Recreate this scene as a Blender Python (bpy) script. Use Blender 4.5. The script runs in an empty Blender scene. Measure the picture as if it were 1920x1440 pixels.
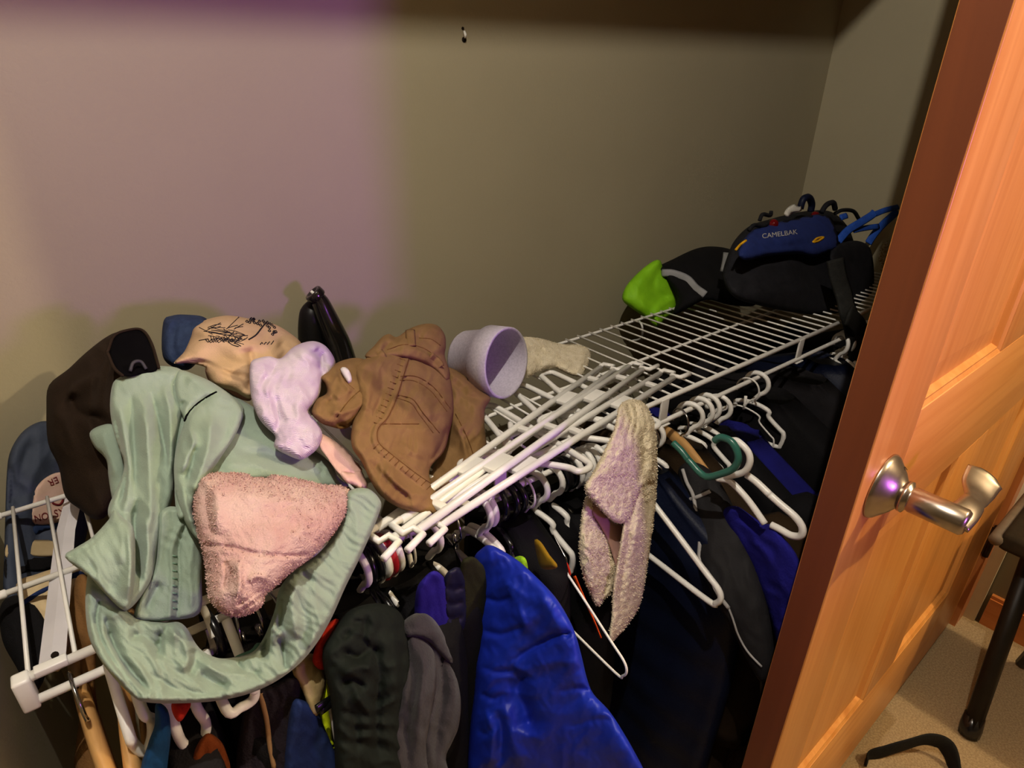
import bpy, bmesh, math, random
import numpy as np
from mathutils import Vector, Matrix
from mathutils.geometry import delaunay_2d_cdt
random.seed(7)
S = bpy.context.scene
COL = S.collection

# ------------------------------------------------------------------ camera
FPX, PPX, PPY = 1127.25, 960.0, 720.0
YAW, PITCH, ROLL = 0.68198, 0.44891, -0.01256
ZS = 0.83                                        # height of the wire shelf above the floor
CAM = np.array([0.0, -0.4923, 0.4199 + ZS])
_f = np.array([math.sin(YAW)*math.cos(PITCH), math.cos(YAW)*math.cos(PITCH), -math.sin(PITCH)])
_r = np.array([math.cos(YAW), -math.sin(YAW), 0.0]); _d = np.cross(_f, _r)
_c, _s = math.cos(ROLL), math.sin(ROLL)
RIGHT, DOWN, FWD = _c*_r+_s*_d, -_s*_r+_c*_d, _f
cd = bpy.data.cameras.new('camera'); cam = bpy.data.objects.new('camera', cd); COL.objects.link(cam)
cd.sensor_fit = 'HORIZONTAL'; cd.sensor_width = 36.0; cd.lens = FPX/1920*36; cd.clip_start = 0.02
m = Matrix.Identity(4)
for i in range(3):
    m[i][0], m[i][1], m[i][2], m[i][3] = RIGHT[i], -DOWN[i], -FWD[i], CAM[i]
cam.matrix_world = m
S.camera = cam
S.view_settings.view_transform = 'Standard'; S.view_settings.look = 'None'
S.view_settings.exposure = 0.0; S.view_settings.gamma = 1.0; S.view_settings.use_curve_mapping = False

# ------------------------------------------------------------------ light
W = bpy.data.worlds.new('world'); S.world = W; W.use_nodes = True
W.node_tree.nodes['Background'].inputs[0].default_value = (1.0, 0.86, 0.68, 1)
W.node_tree.nodes['Background'].inputs[1].default_value = 0.03

def lamp(name, kind, loc, power, col, size, aim=None, angle=None, blend=.5):
    l = bpy.data.lights.new(name, kind); l.energy = power; l.color = col; l.shadow_soft_size = size
    o = bpy.data.objects.new(name, l); COL.objects.link(o); o.location = loc
    if aim is not None:
        o.rotation_euler = (Vector(aim)-Vector(loc)).to_track_quat('-Z', 'Y').to_euler()
    if angle: l.spot_size = math.radians(angle); l.spot_blend = blend
    return o
lamp('ceiling_bulb_near_closet', 'POINT', (0.02, -0.50, 2.2645), 56.0, (1.0, 0.915, 0.80), 0.0055)
lamp('ceiling_bulb_by_side_wall', 'POINT', (1.58, -1.50, 2.22), 96.0, (1.0, 0.80, 0.52), 0.03)
lamp('purple_led_lamp', 'SPOT', (1.06, -2.80, 1.15), 150.0, (0.54, 0.13, 1.0), 0.18, (0.40, 0.39, 1.30), 31, 1.0)

# ------------------------------------------------------------------ helpers
def lin(h):
    if isinstance(h, str):
        h = [int(h[i:i+2], 16) for i in (0, 2, 4)]
    return tuple(((c/255)/12.92 if c/255 <= .04045 else ((c/255+.055)/1.055)**2.4) for c in h)

def ray(p):
    p = np.atleast_2d(np.asarray(p, float))
    d = ((p[:, 0:1]-PPX)/FPX)*RIGHT + ((p[:, 1:2]-PPY)/FPX)*DOWN + FWD
    return d/np.linalg.norm(d, axis=1, keepdims=True)
def V(px, py, Y=None, z=None, X=None):            # a point of the place: on the plane Y=, at height z above the shelf, or on X=
    d = ray((px, py))[0]
    if Y is not None: k = (Y-CAM[1])/d[1]
    elif X is not None: k = (X-CAM[0])/d[0]
    else: k = (z+ZS-CAM[2])/d[2]
    return CAM+d*k
def pix(P):
    q = np.asarray(P, float)-CAM
    return (PPX+FPX*(q@RIGHT)/(q@FWD), PPY+FPX*(q@DOWN)/(q@FWD))

MATS = {}
def mat(name, col, rough=.8, col2=None, nscale=60, bump=0.0, bscale=400, metal=0.0, sheen=0.0, spec=.18, wave=None, coat=0.0, stretch=None, detail=4, bdist=.002):
    if name in MATS: return MATS[name]
    M = bpy.data.materials.new(name); M.use_nodes = True; nt = M.node_tree; b = nt.nodes['Principled BSDF']
    c = (*lin(col), 1); b.inputs['Base Color'].default_value = c; b.inputs['Roughness'].default_value = rough
    b.inputs['Metallic'].default_value = metal; b.inputs['Specular IOR Level'].default_value = spec
    if sheen: b.inputs['Sheen Weight'].default_value = sheen; b.inputs['Sheen Roughness'].default_value = .5
    if coat: b.inputs['Coat Weight'].default_value = coat
    tc = nt.nodes.new('ShaderNodeTexCoord'); src = tc.outputs['Object']
    if stretch:
        mp = nt.nodes.new('ShaderNodeMapping'); mp.inputs['Scale'].default_value = stretch
        nt.links.new(src, mp.inputs['Vector']); src = mp.outputs['Vector']
    if col2:
        n = nt.nodes.new('ShaderNodeTexNoise'); n.inputs['Scale'].default_value = nscale; n.inputs['Detail'].default_value = detail
        r = nt.nodes.new('ShaderNodeValToRGB'); r.color_ramp.elements[0].position = .35; r.color_ramp.elements[1].position = .65
        r.color_ramp.elements[0].color = c; r.color_ramp.elements[1].color = (*lin(col2), 1)
        nt.links.new(src, n.inputs['Vector']); nt.links.new(n.outputs['Fac'], r.inputs['Fac']); nt.links.new(r.outputs['Color'], b.inputs['Base Color'])
    if bump:
        if wave:
            t = nt.nodes.new('ShaderNodeTexWave'); t.inputs['Scale'].default_value = wave; t.inputs['Distortion'].default_value = 2
            t.bands_direction = 'DIAGONAL'
        else:
            t = nt.nodes.new('ShaderNodeTexNoise'); t.inputs['Scale'].default_value = bscale; t.inputs['Detail'].default_value = 3
        bp = nt.nodes.new('ShaderNodeBump'); bp.inputs['Strength'].default_value = bump; bp.inputs['Distance'].default_value = bdist
        nt.links.new(src, t.inputs['Vector']); nt.links.new(t.outputs[0], bp.inputs['Height']); nt.links.new(bp.outputs['Normal'], b.inputs['Normal'])
    MATS[name] = M
    return M

def obj(name, verts, faces, m, parent=None, smooth=True):
    me = bpy.data.meshes.new(name); me.from_pydata([tuple(map(float, v)) for v in verts], [], [tuple(map(int, f)) for f in faces])
    if smooth: me.polygons.foreach_set('use_smooth', [True]*len(me.polygons))
    me.update()
    if m is not None: me.materials.append(m)
    o = bpy.data.objects.new(name, me); COL.objects.link(o)
    if parent is not None: o.parent = parent; o.matrix_parent_inverse = parent.matrix_world.inverted()
    return o
def tag(o, label=None, cat=None, group=None, kind=None):
    if label: o['label'] = label
    if cat: o['category'] = cat
    if group: o['group'] = group
    if kind: o['kind'] = kind
    return o
def thing(name, label, cat, loc=(0, 0, 0), group=None):
    o = bpy.data.objects.new(name, None); COL.objects.link(o); o.location = tuple(map(float, loc)); o.empty_display_size = .02
    o.matrix_world = Matrix.Translation(Vector(tuple(map(float, loc))))
    return tag(o, label, cat, group)

def crom(P, n=8, closed=False):
    P = np.asarray(P, float); N = len(P); out = []
    if N < 3 and not closed:
        return np.array([P[0]+(P[-1]-P[0])*t for t in np.linspace(0, 1, n+1)])
    rng = range(N) if closed else range(N-1)
    for i in rng:
        p1, p2 = P[i], P[(i+1) % N]
        p0 = P[i-1] if (closed or i > 0) else 2*p1-p2
        p3 = P[(i+2) % N] if (closed or i+2 < N) else 2*p2-p1
        for k in range(n):
            t = k/n
            out.append(.5*((2*p1)+(-p0+p2)*t+(2*p0-5*p1+4*p2-p3)*t*t+(-p0+3*p1-3*p2+p3)*t**3))
    if not closed: out.append(P[-1])
    return np.array(out)

class MB:
    def __init__(s): s.v = []; s.f = []
    def add(s, v, f):
        o = len(s.v); s.v += [tuple(map(float, a)) for a in v]; s.f += [tuple(int(i)+o for i in q) for q in f]
    def box(s, lo, hi, bev=0):
        x0, y0, z0 = lo; x1, y1, z1 = hi
        if not bev:
            s.add([(x0, y0, z0), (x1, y0, z0), (x1, y1, z0), (x0, y1, z0), (x0, y0, z1), (x1, y0, z1), (x1, y1, z1), (x0, y1, z1)],
                  [(3, 2, 1, 0), (4, 5, 6, 7), (0, 1, 5, 4), (1, 2, 6, 5), (2, 3, 7, 6), (3, 0, 4, 7)]); return
        bm = bmesh.new(); bmesh.ops.create_cube(bm, size=1)
        for v in bm.verts: v.co = Vector(((x0+x1)/2+v.co.x*(x1-x0), (y0+y1)/2+v.co.y*(y1-y0), (z0+z1)/2+v.co.z*(z1-z0)))
        bmesh.ops.bevel(bm, geom=list(bm.edges), offset=bev, segments=2, affect='EDGES', profile=.6)
        s.addbm(bm)
    def addbm(s, bm):
        bm.verts.index_update(); s.add([v.co[:] for v in bm.verts], [[v.index for v in f.verts] for f in bm.faces]); bm.free()
    def sweep(s, P, r, n=8, ry=None, up=None, closed=False, caps=True):
        """a tube (or a flat band when ry is given) along the points P; r may vary"""
        P = np.asarray(P, float); N = len(P); r = np.broadcast_to(np.asarray(r, float), (N,)); ry = r if ry is None else np.broadcast_to(np.asarray(ry, float), (N,))
        T = np.roll(P, -1, 0)-np.roll(P, 1, 0) if closed else np.gradient(P, axis=0)
        T /= np.maximum(np.linalg.norm(T, axis=1, keepdims=True), 1e-9)
        u = np.array(up if up is not None else (0, 0, 1.0), float)
        if abs(T[0]@u) > .95 and up is None: u = np.array((1.0, 0, 0))
        vs = []
        for i in range(N):
            if up is not None: u = np.array(up, float)
            u = u-T[i]*(u@T[i]); u /= max(np.linalg.norm(u), 1e-9); w = np.cross(T[i], u)
            for k in range(n):
                a = 2*math.pi*k/n; vs.append(P[i]+w*math.cos(a)*r[i]+u*math.sin(a)*ry[i])
        fs = []
        for i in range(N if closed else N-1):
            j = (i+1) % N
            for k in range(n):
                fs.append((i*n+k, i*n+(k+1) % n, j*n+(k+1) % n, j*n+k))
        if caps and not closed:
            fs.append(tuple(range(n))[::-1]); fs.append(tuple((N-1)*n+k for k in range(n)))
        s.add(vs, fs)
    def lathe(s, prof, org, ax, n=40):
        ax = np.array(ax, float); ax /= np.linalg.norm(ax); t = np.array((0, 0, 1.0)) if abs(ax[2]) < .9 else np.array((1.0, 0, 0))
        e1 = np.cross(ax, t); e1 /= np.linalg.norm(e1); e2 = np.cross(ax, e1); org = np.array(org, float)
        vs = [org+ax*h+(e1*math.cos(2*math.pi*k/n)+e2*math.sin(2*math.pi*k/n))*max(r, 1e-5) for r, h in prof for k in range(n)]
        fs = [(i*n+k, i*n+(k+1) % n, (i+1)*n+(k+1) % n, (i+1)*n+k) for i in range(len(prof)-1) for k in range(n)]
        s.add(vs, fs)
    def build(s, name, m, parent=None, smooth=True):
        o = obj(name, s.v, s.f, m, parent, smooth)
        return o

_rs = np.random.RandomState(5); _perm = _rs.permutation(512); _grad = _rs.normal(size=(512, 2)); _grad /= np.linalg.norm(_grad, axis=1, keepdims=True)
def perlin(x, y, seed=0):
    x = np.asarray(x, float)+seed*17.3; y = np.asarray(y, float)+seed*9.7
    xi = np.floor(x).astype(int); yi = np.floor(y).astype(int); xf = x-xi; yf = y-yi
    def g(i, j):
        h = _perm[(_perm[(xi+i) & 511]+yi+j) & 511]; return _grad[h, 0]*(xf-i)+_grad[h, 1]*(yf-j)
    u = xf**3*(xf*(xf*6-15)+10); v = yf**3*(yf*(yf*6-15)+10)
    a = g(0, 0)*(1-u)+g(1, 0)*u; b = g(0, 1)*(1-u)+g(1, 1)*u
    return a*(1-v)+b*v

def seg_dist(P, A, B):
    """distance, signed side and parameter index of points P to polyline segments A->B"""
    best = np.full(len(P), 1e9); side = np.zeros(len(P)); par = np.zeros(len(P)); n = len(A)
    for i in range(n):
        d = B[i]-A[i]; L2 = max(d@d, 1e-9); q = P-A[i]; t = np.clip((q@d)/L2, 0, 1)
        e = q-t[:, None]*d; dd = np.hypot(e[:, 0], e[:, 1]); k = dd < best
        best[k] = dd[k]; side[k] = np.sign(d[0]*q[k, 1]-d[1]*q[k, 0]); par[k] = (i+t[k])/n
    return best, side, par

class Puff:
    """A piece of cloth: an outline seen in the photograph, set at its own distances (ctrl: px,py,Y or px,py,None,z),
    given thickness, and sculpted by strokes (folds, creases, overlaps) and wrinkles."""
    def __init__(s, outline, ctrl, front=.012, back=.010, w=18, strokes=(), wr=(), on=4):
        s.out = crom(outline, on, True); s.front, s.back, s.w, s.wr = front, back, w, wr
        c = np.array([(p[0], p[1]) for p in ctrl], float)
        t = np.array([np.linalg.norm(V(p[0], p[1], Y=p[2]) - CAM) if len(p) == 3 else np.linalg.norm((V(p[0], p[1], X=p[3]) if p[2] == 'X' else V(p[0], p[1], z=p[3])) - CAM) for p in ctrl])
        n = len(c)
        if n >= 4:
            K = np.hypot(c[:, None, 0]-c[None, :, 0], c[:, None, 1]-c[None, :, 1]); Pm = np.c_[np.ones(n), c/1000]
            A = np.block([[K+np.eye(n)*1e-6, Pm], [Pm.T, np.zeros((3, 3))]]); sol = np.linalg.lstsq(A, np.r_[t, 0, 0, 0], rcond=None)[0]
            s.base = lambda P: np.hypot(P[:, None, 0]-c[None, :, 0], P[:, None, 1]-c[None, :, 1])@sol[:n]+np.c_[np.ones(len(P)), P/1000]@sol[n:]
        elif n == 3:
            sol = np.linalg.solve(np.c_[np.ones(3), c/1000], t); s.base = lambda P: np.c_[np.ones(len(P)), P/1000]@sol
        elif n == 1:
            s.base = lambda P: np.full(len(P), t[0])
        else:
            dv = c[1]-c[0]; s.base = lambda P: t[0]+(t[1]-t[0])*np.clip(((P-c[0])@dv)/(dv@dv), -.3, 1.3)
        s.strokes = [(k, crom(p, 6), a, wd) for k, p, a, wd in strokes]
    def depth(s, P):
        P = np.asarray(P, float)
        d, _, _ = seg_dist(P, s.out, np.roll(s.out, -1, 0)); s._d = d
        q = np.clip(d/s.w, 0, 1); prof = np.sqrt(np.clip(1-(1-q)**2, 0, 1)); edge = np.clip(d/7, 0, 1)
        h = s.front*prof
        for k, pl, a, wd in s.strokes:
            dist, side, par = seg_dist(P, pl[:-1], pl[1:])
            if k == 'g':   h = h+a*np.exp(-(dist/wd)**1.35)*np.clip(np.minimum(par, 1-par)*6, .0, 1)*edge
            elif k == 'l': h = h+a*np.exp(-(dist/wd)**2)*edge                       # full-strength line (seam)
            elif k == 's':                                                            # one side (left of the path) lies on top
                sd = dist*side; h = h+a*(1/(1+np.exp(np.clip(sd/max(wd*.06, 1.2), -30, 30))))*np.exp(-(dist/wd)**2)*edge*np.clip(np.minimum(par, 1-par)*8, 0, 1)
        for amp, ln, wd, ang, seed in s.wr:
            ca, sa = math.cos(math.radians(ang)), math.sin(math.radians(ang))
            a = P[:, 0]*ca+P[:, 1]*sa; b = -P[:, 0]*sa+P[:, 1]*ca
            b = b+perlin(a/(ln*.8), b/(wd*4), seed+3)*wd*1.2
            h = h+amp*(1-2.2*np.abs(perlin(a/ln, b/wd, seed)))*edge*(prof*.7+.3)*1.0 if wd > 9 else h+amp*perlin(a/ln, b/wd, seed)*1.6*edge
        return s.base(P)-h, s.base(P)+s.back*prof
    def surf(s, P, lift=.0008):
        P = np.atleast_2d(np.asarray(P, float)); tf, _ = s.depth(P); return CAM+ray(P)*(tf-lift)[:, None]
    def build(s, name, m, parent=None, g=5):
        o = s.out; lo, hi = o.min(0), o.max(0)
        # resample the outline near g px
        L = np.r_[0, np.cumsum(np.linalg.norm(np.roll(o, -1, 0)-o, axis=1))]; n = max(12, int(L[-1]/(g*1.1)))
        oc = np.vstack([o, o[:1]]); tt = np.linspace(0, L[-1], n, endpoint=False); ob = np.c_[np.interp(tt, L, oc[:, 0]), np.interp(tt, L, oc[:, 1])]
        gx, gy = np.meshgrid(np.arange(lo[0], hi[0]+g, g), np.arange(lo[1], hi[1]+g, g*.87)); gx = gx+(np.arange(gx.shape[0]) % 2)[:, None]*g*.5
        G = np.c_[gx.ravel(), gy.ravel()]
        ins = np.zeros(len(G), bool); x1, y1 = ob[:, 0], ob[:, 1]; x2, y2 = np.roll(x1, -1), np.roll(y1, -1)
        for i in range(n):
            c = (y1[i] > G[:, 1]) != (y2[i] > G[:, 1]); ins ^= c & (G[:, 0] < (x2[i]-x1[i])*(G[:, 1]-y1[i])/(y2[i]-y1[i]+1e-12)+x1[i])
        G = G[ins]; d, _, _ = seg_dist(G, ob, np.roll(ob, -1, 0)); G = G[d > g*.45]
        allp = np.vstack([ob, G])
        vv, ee, ff, ov, oe, of = delaunay_2d_cdt([Vector(p) for p in allp], [], [list(range(n))], 1, 1e-4)
        P = np.array([(v.x, v.y) for v in vv]); d, _, _ = seg_dist(P, ob, np.roll(ob, -1, 0)); bnd = d < .05
        tf, tb = s.depth(P); tf[bnd] = tb[bnd] = s.base(P[bnd])
        R = ray(P); F = CAM+R*tf[:, None]; B = CAM+R*tb[:, None]
        N = len(P); idx = np.full(N, -1); idx[~bnd] = N+np.arange((~bnd).sum()); idx[bnd] = np.nonzero(bnd)[0]
        fs = []
        for f in ff:
            a, b, c = f[:3]
            cr = (P[b]-P[a])[0]*(P[c]-P[a])[1]-(P[b]-P[a])[1]*(P[c]-P[a])[0]
            if cr > 0: a, b, c = a, c, b
            fs.append((a, b, c)); q = (idx[a], idx[c], idx[b])
            if not (bnd[a] and bnd[b] and bnd[c]): fs.append(q)
        s.o = obj(name, np.vstack([F, B[~bnd]]), fs, m, parent)
        return s.o
    def line(s, mb, pts, r=.0006, n=5, lift=.0003, k=6, flat=None):
        P = crom(pts, k); Q = s.surf(P, lift)
        if flat: mb.sweep(Q, r, 6, ry=flat, up=tuple(-ray(P.mean(0))[0]))
        else: mb.sweep(Q, r, n)
    def text(s, name, body, org, ax, ay, m, parent, lift=.0008):
        cu = bpy.data.curves.new('lettering', 'FONT'); cu.body = body; cu.size = 1.0; cu.align_x = 'CENTER'; cu.align_y = 'CENTER'
        t = bpy.data.objects.new('lettering', cu); COL.objects.link(t); bpy.context.view_layer.update()
        me = bpy.data.meshes.new_from_object(t.evaluated_get(bpy.context.evaluated_depsgraph_get()))
        c = np.array([v.co[:2] for v in me.vertices]); f = [tuple(p.vertices) for p in me.polygons]
        bpy.data.objects.remove(t); bpy.data.meshes.remove(me)
        P = np.array(org)+c[:, :1]*np.array(ax)+c[:, 1:]*np.array(ay)
        return obj(name, s.surf(P, lift), f, m, parent, False)
    def loops(s, name, m, parent, n, ln=.004, seed=1, grz=.55):
        """terry loops / pile: many tiny tufts standing on the cloth"""
        rs = np.random.RandomState(seed); me = s.o.data; vs = []; fs = []
        k = np.array([p.vertices[:3] for p in me.polygons]); co = np.array([v.co[:] for v in me.vertices])
        Nf = len(s.out)
        tri = co[k]; nr = np.cross(tri[:, 1]-tri[:, 0], tri[:, 2]-tri[:, 0]); ar = np.linalg.norm(nr, axis=1); nr /= np.maximum(ar, 1e-12)[:, None]
        ctr = tri.mean(1); vd = (ctr-CAM)/np.linalg.norm(ctr-CAM, axis=1)[:, None]; fac = np.abs((vd*nr).sum(1)) < grz
        pr = ar*fac; pr /= pr.sum(); ch = rs.choice(len(k), n, p=pr); w = rs.dirichlet((1, 1, 1), n)
        b = (tri[ch]*w[:, :, None]).sum(1); nn = nr[ch]; j = rs.normal(size=(n, 3)); tg = np.cross(nn, j); tg /= np.linalg.norm(tg, axis=1, keepdims=True)
        l = ln*rs.uniform(.5, 1.1, (n, 1)); tip = b+nn*l*.8+tg*l*.5; sd = np.cross(nn, tg)*l*.28
        vs = np.stack([b-sd, b+sd, tip+sd*.7, tip-sd*.7], 1).reshape(-1, 3); fs = np.arange(n*4).reshape(-1, 4)
        return tag(obj(name, vs, fs, m, parent), kind='stuff')

# ------------------------------------------------------------------ materials
paint = mat('wall_paint', 'a39a80', .7, '9e957b', 3, .15, 260)
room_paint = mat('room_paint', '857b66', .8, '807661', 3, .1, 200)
ceil_paint = mat('ceiling_paint', 'b0aa9c', .9, 'aaa496', 4)
white_metal = mat('white_coated_wire', 'e6e4de', .38, 'dedcd5', 30, spec=.5)
white_plastic = mat('white_plastic', 'ecebe6', .34, 'e4e2dc', 30, spec=.5)
black_plastic = mat('black_plastic', '0c0c0e', .25, '111114', 30, spec=.5)
chrome = mat('chrome_wire', 'b8b8bc', .18, 'a8a8ac', 50, metal=1)
green_plastic = mat('green_plastic', '2f6a5c', .3, '2a6054', 40, spec=.5)
red_plastic = mat('red_plastic', 'b0202e', .35, 'a01c28', 40, spec=.5)

def wood(name, a, b, rough=.38, axis='z', sc=1.0, coat=.25):
    M = bpy.data.materials.new(name); M.use_nodes = True; nt = M.node_tree; p = nt.nodes['Principled BSDF']
    tc = nt.nodes.new('ShaderNodeTexCoord'); mp = nt.nodes.new('ShaderNodeMapping')
    mp.inputs['Scale'].default_value = {'z': (26*sc, 26*sc, 1.3*sc), 'x': (1.3*sc, 26*sc, 26*sc), 'y': (26*sc, 1.3*sc, 26*sc)}[axis]
    n = nt.nodes.new('ShaderNodeTexNoise'); n.inputs['Scale'].default_value = 1.6; n.inputs['Detail'].default_value = 6; n.inputs['Distortion'].default_value = 1.2
    r = nt.nodes.new('ShaderNodeValToRGB'); r.color_ramp.elements[0].position = .3; r.color_ramp.elements[1].position = .72
    r.color_ramp.elements[0].color = (*lin(a), 1); r.color_ramp.elements[1].color = (*lin(b), 1)
    bp = nt.nodes.new('ShaderNodeBump'); bp.inputs['Strength'].default_value = .08; bp.inputs['Distance'].default_value = .001
    nt.links.new(tc.outputs['Object'], mp.inputs['Vector']); nt.links.new(mp.outputs['Vector'], n.inputs['Vector'])
    nt.links.new(n.outputs['Fac'], r.inputs['Fac']); nt.links.new(r.outputs['Color'], p.inputs['Base Color'])
    nt.links.new(n.outputs['Fac'], bp.inputs['Height']); nt.links.new(bp.outputs['Normal'], p.inputs['Normal'])
    p.inputs['Roughness'].default_value = rough; p.inputs['Coat Weight'].default_value = coat; p.inputs['Coat Roughness'].default_value = .25
    MATS[name] = M; return M
fir = wood('varnished_fir_upright', 'cb8238', 'dd9a50'); fir_x = wood('varnished_fir_rail', 'cc843a', 'e09e54', axis='x')
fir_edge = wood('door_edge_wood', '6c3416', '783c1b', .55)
fir_y = wood('varnished_fir_trim', 'c07236', 'd0854a', axis='y')
hanger_wood = wood('hanger_wood', 'b98a52', 'cda066', .4, 'y', 2)

# ------------------------------------------------------------------ the setting
DB_ = -.286
WY, WR, WL, FRONT = 0.39, 1.79, -0.125, -0.286     # back wall, right wall, left wall, front wall of the closet
def box(name, lo, hi, m, kind='structure', parent=None, bev=0):
    b = MB(); b.box(lo, hi, bev); o = b.build(name, m, parent, bool(bev))
    if kind and parent is None: o['kind'] = kind
    return o
carpet = mat('carpet', 'a68f6c', .95, '8c7656', 240, .8, 500)
box('floor', (-2.3, -3.1, -.05), (2.0, .55, 0), carpet)
box('ceiling', (-2.3, -3.1, 2.44), (2.0, .55, 2.52), ceil_paint)
wall_back = box('wall_back', (-.22, WY, 0), (1.92, WY+.1, 2.44), paint)
box('wall_right', (WR, -.19, 0), (WR+.1, WY, 2.44), paint)
box('wall_left', (WL-.09, -.16, 0), (WL, WY, 2.44), paint)
o = box('wall_front', (-.9, FRONT-.01, 2.05), (1.72, FRONT+.09, 2.44), room_paint)          # header over the opening; slope added to its lower edge to tilt the shadow line
for v in o.data.vertices:
    if v.co.z < 2.2: v.co.z += .034*(v.co.x-.12)
box('hinge_light_block', (1.60, DB_+.001, 0), (1.79, DB_+.03, 2.06), MATS['wall_paint'])            # strip added to block lamp light leaking past the hinge side
box('wall_side', (1.72, -3.1, 0), (1.82, -.19, 2.44), room_paint)
box('wall_room_back', (-2.3, -3.2, 0), (1.82, -3.1, 2.44), room_paint)
box('wall_room_left', (-2.4, -3.2, 0), (-2.3, .05, 2.44), room_paint)
box('wall_front_left', (-2.3, -.16, 0), (WL-.09, -.06, 2.44), room_paint)
box('trim_1', (1.64, -.335, 0), (1.70, -.235, 2.11), wood('casing_wood', 'a9602c', 'b86f38'))      # door jamb on the hinge side
box('trim_2', (1.700, -.36, 0), (1.716, -.19, 2.11), mat('pale_trim', 'cfc2a4', .6, 'c8ba9c', 20))
b = MB(); b.box((1.705, -3.1, 0), (1.72, -.37, .085)); b.box((1.709, -3.1, .085), (1.72, -.37, .095)); o = b.build('baseboard_right', fir_y, None, False); o['kind'] = 'structure'

# wall plug left in the back wall, and its hole
pl = V(868.5, 64, Y=WY)
t = thing('wall_anchor', 'small white plastic wall plug stuck in a hole high on the back wall', 'wall plug', pl)
b = MB(); b.lathe([(.0, -.004), (.0022, -.004), (.0026, -.002), (.0022, 0)], pl, (0, -1, .1), 12); b.sweep([pl+[0, -.003, .004], pl+[0.0005, -.005, -.001], pl+[.001, -.004, -.0055]], [.0016, .0022, .0018], 8); b.build('plug', white_plastic, t)
b = MB(); b.lathe([(.0, .0006), (.0038, .0006), (.004, 0)], pl+[.0012, 0, -.0075], (0, -1, 0), 14); b.lathe([(.0, .0006), (.0022, .0006), (.0024, 0)], pl+[-.0006, 0, .0075], (0, -1, 0), 14); b.build('screw_hole', mat('hole_dark', '1a120a', .9, '140e08', 50), t)

# ------------------------------------------------------------------ door
DF, DB = -.323, -.286
X0, X1 = .597, 1.630
door = thing('door_1', None, None, (X1, DF, 0)); door['kind'] = 'structure'; door['label'] = 'varnished fir panel door standing at the right'
def slab(name, x0, x1, z0, z1, m, bev=.0015):
    b = MB(); b.box((x0, DF, z0), (x1, DB, z1), bev); return b.build(name, m, door)
sl, sr, ml, mr = .714, 1.412, .985, 1.118
st = slab('stile', X0, sl, .012, 2.03, fir); slab('stile', sr, X1, .012, 2.03, fir)
slab('rail', sl, sr, .012, .245, fir_x); slab('rail', sl, sr, .778, .945, fir_x); slab('rail', sl, sr, 1.90, 2.03, fir_x)
slab('muntin', ml, mr, .245, .778, fir); slab('muntin', ml, mr, .945, 1.90, fir)
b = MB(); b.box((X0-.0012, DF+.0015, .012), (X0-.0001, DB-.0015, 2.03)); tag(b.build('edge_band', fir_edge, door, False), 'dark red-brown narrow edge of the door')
for (a0, a1) in ((sl, ml), (mr, sr)):
    for (z0, z1) in ((.245, .778), (.945, 1.90)):
        b = MB(); e = .012
        def ring(i, y): return [(a0+i, y, z0+i), (a1-i, y, z0+i), (a1-i, y, z1-i), (a0+i, y, z1-i)]
        rs = [ring(0, DF+.001), ring(e*.4, DF+.004), ring(e*.6, DF+.004), ring(e, DF+.011), ring(e+.002, DF+.011), ring(e+.03, DF+.0085)]
        vs = [p for r_ in rs for p in r_]; fs = [(i*4+k, i*4+(k+1) % 4, (i+1)*4+(k+1) % 4, (i+1)*4+k) for i in range(len(rs)-1) for k in range(4)]
        fs.append(tuple((len(rs)-1)*4+k for k in range(4))); vs2 = [(x, DB-.004, z) for x, y, z in ring(0, 0)]
        b.add(vs, fs); b.add(vs2, [(3, 2, 1, 0)]); b.build('panel', fir, door, False)
nickel = mat('brushed_nickel', 'b9ada0', .27, 'aba094', 90, metal=1)
kx, kz = .660, .868
lv = thing('door_lever', 'brushed nickel door lever with round rosette on the wooden door', 'door handle', (kx, DF, kz))
b = MB(); b.lathe([(.0, .0), (.0385, 0), (.0385, .002), (.036, .0055), (.024, .016), (.0165, .021), (.0155, .024), (0, .024)], (kx, DF, kz), (0, -1, 0), 48); b.build('rosette', nickel, lv)
b = MB(); b.lathe([(0, .023), (.0175, .023), (.0178, .027), (.0135, .029), (.0135, .031), (.0142, .032), (.0142, .079), (.012, .082), (0, .082)], (kx, DF, kz), (0, -1, 0), 40); b.build('neck', nickel, lv)
b = MB(); Pth = crom([(kx-.003, DF-.072, kz+.000), (kx+.014, DF-.075, kz+.004), (kx+.034, DF-.075, kz+.005), (kx+.056, DF-.072, kz+.000), (kx+.078, DF-.068, kz-.003), (kx+.100, DF-.066, kz+.001), (kx+.112, DF-.066, kz+.004)], 6)
n_ = len(Pth); wd = np.interp(np.linspace(0, 1, n_), [0, .2, .42, .72, .92, 1], [.012, .010, .0085, .014, .0155, .009])
b.sweep(Pth, .0036, 14, ry=wd*1.3, up=(0, 1, .45)); b.build('lever', nickel, lv)
b = MB(); b.lathe([(0, .0004), (.0022, .0004), (.0022, 0)], (kx+.014, DF-.0135, kz+.024), (.4, -.6, .7), 10); b.build('privacy_slot', mat('slot_dark', '150f0a', .6, '100b07', 40), lv)
hg = thing('butt_hinge', 'dark bronze hinge between the door and its jamb', 'hinge', (1.633, -.34, .27))
b = MB(); b.sweep([(1.635, -.332, .24), (1.635, -.332, .33)], .007, 10); b.build('barrel', mat('bronze', '3b2a20', .4, '33241b', 40, metal=.8), hg)
b = MB(); b.box((1.6305, -.331, .245), (1.6345, -.30, .325)); b.build('leaf', MATS['bronze'], hg, False)

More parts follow.
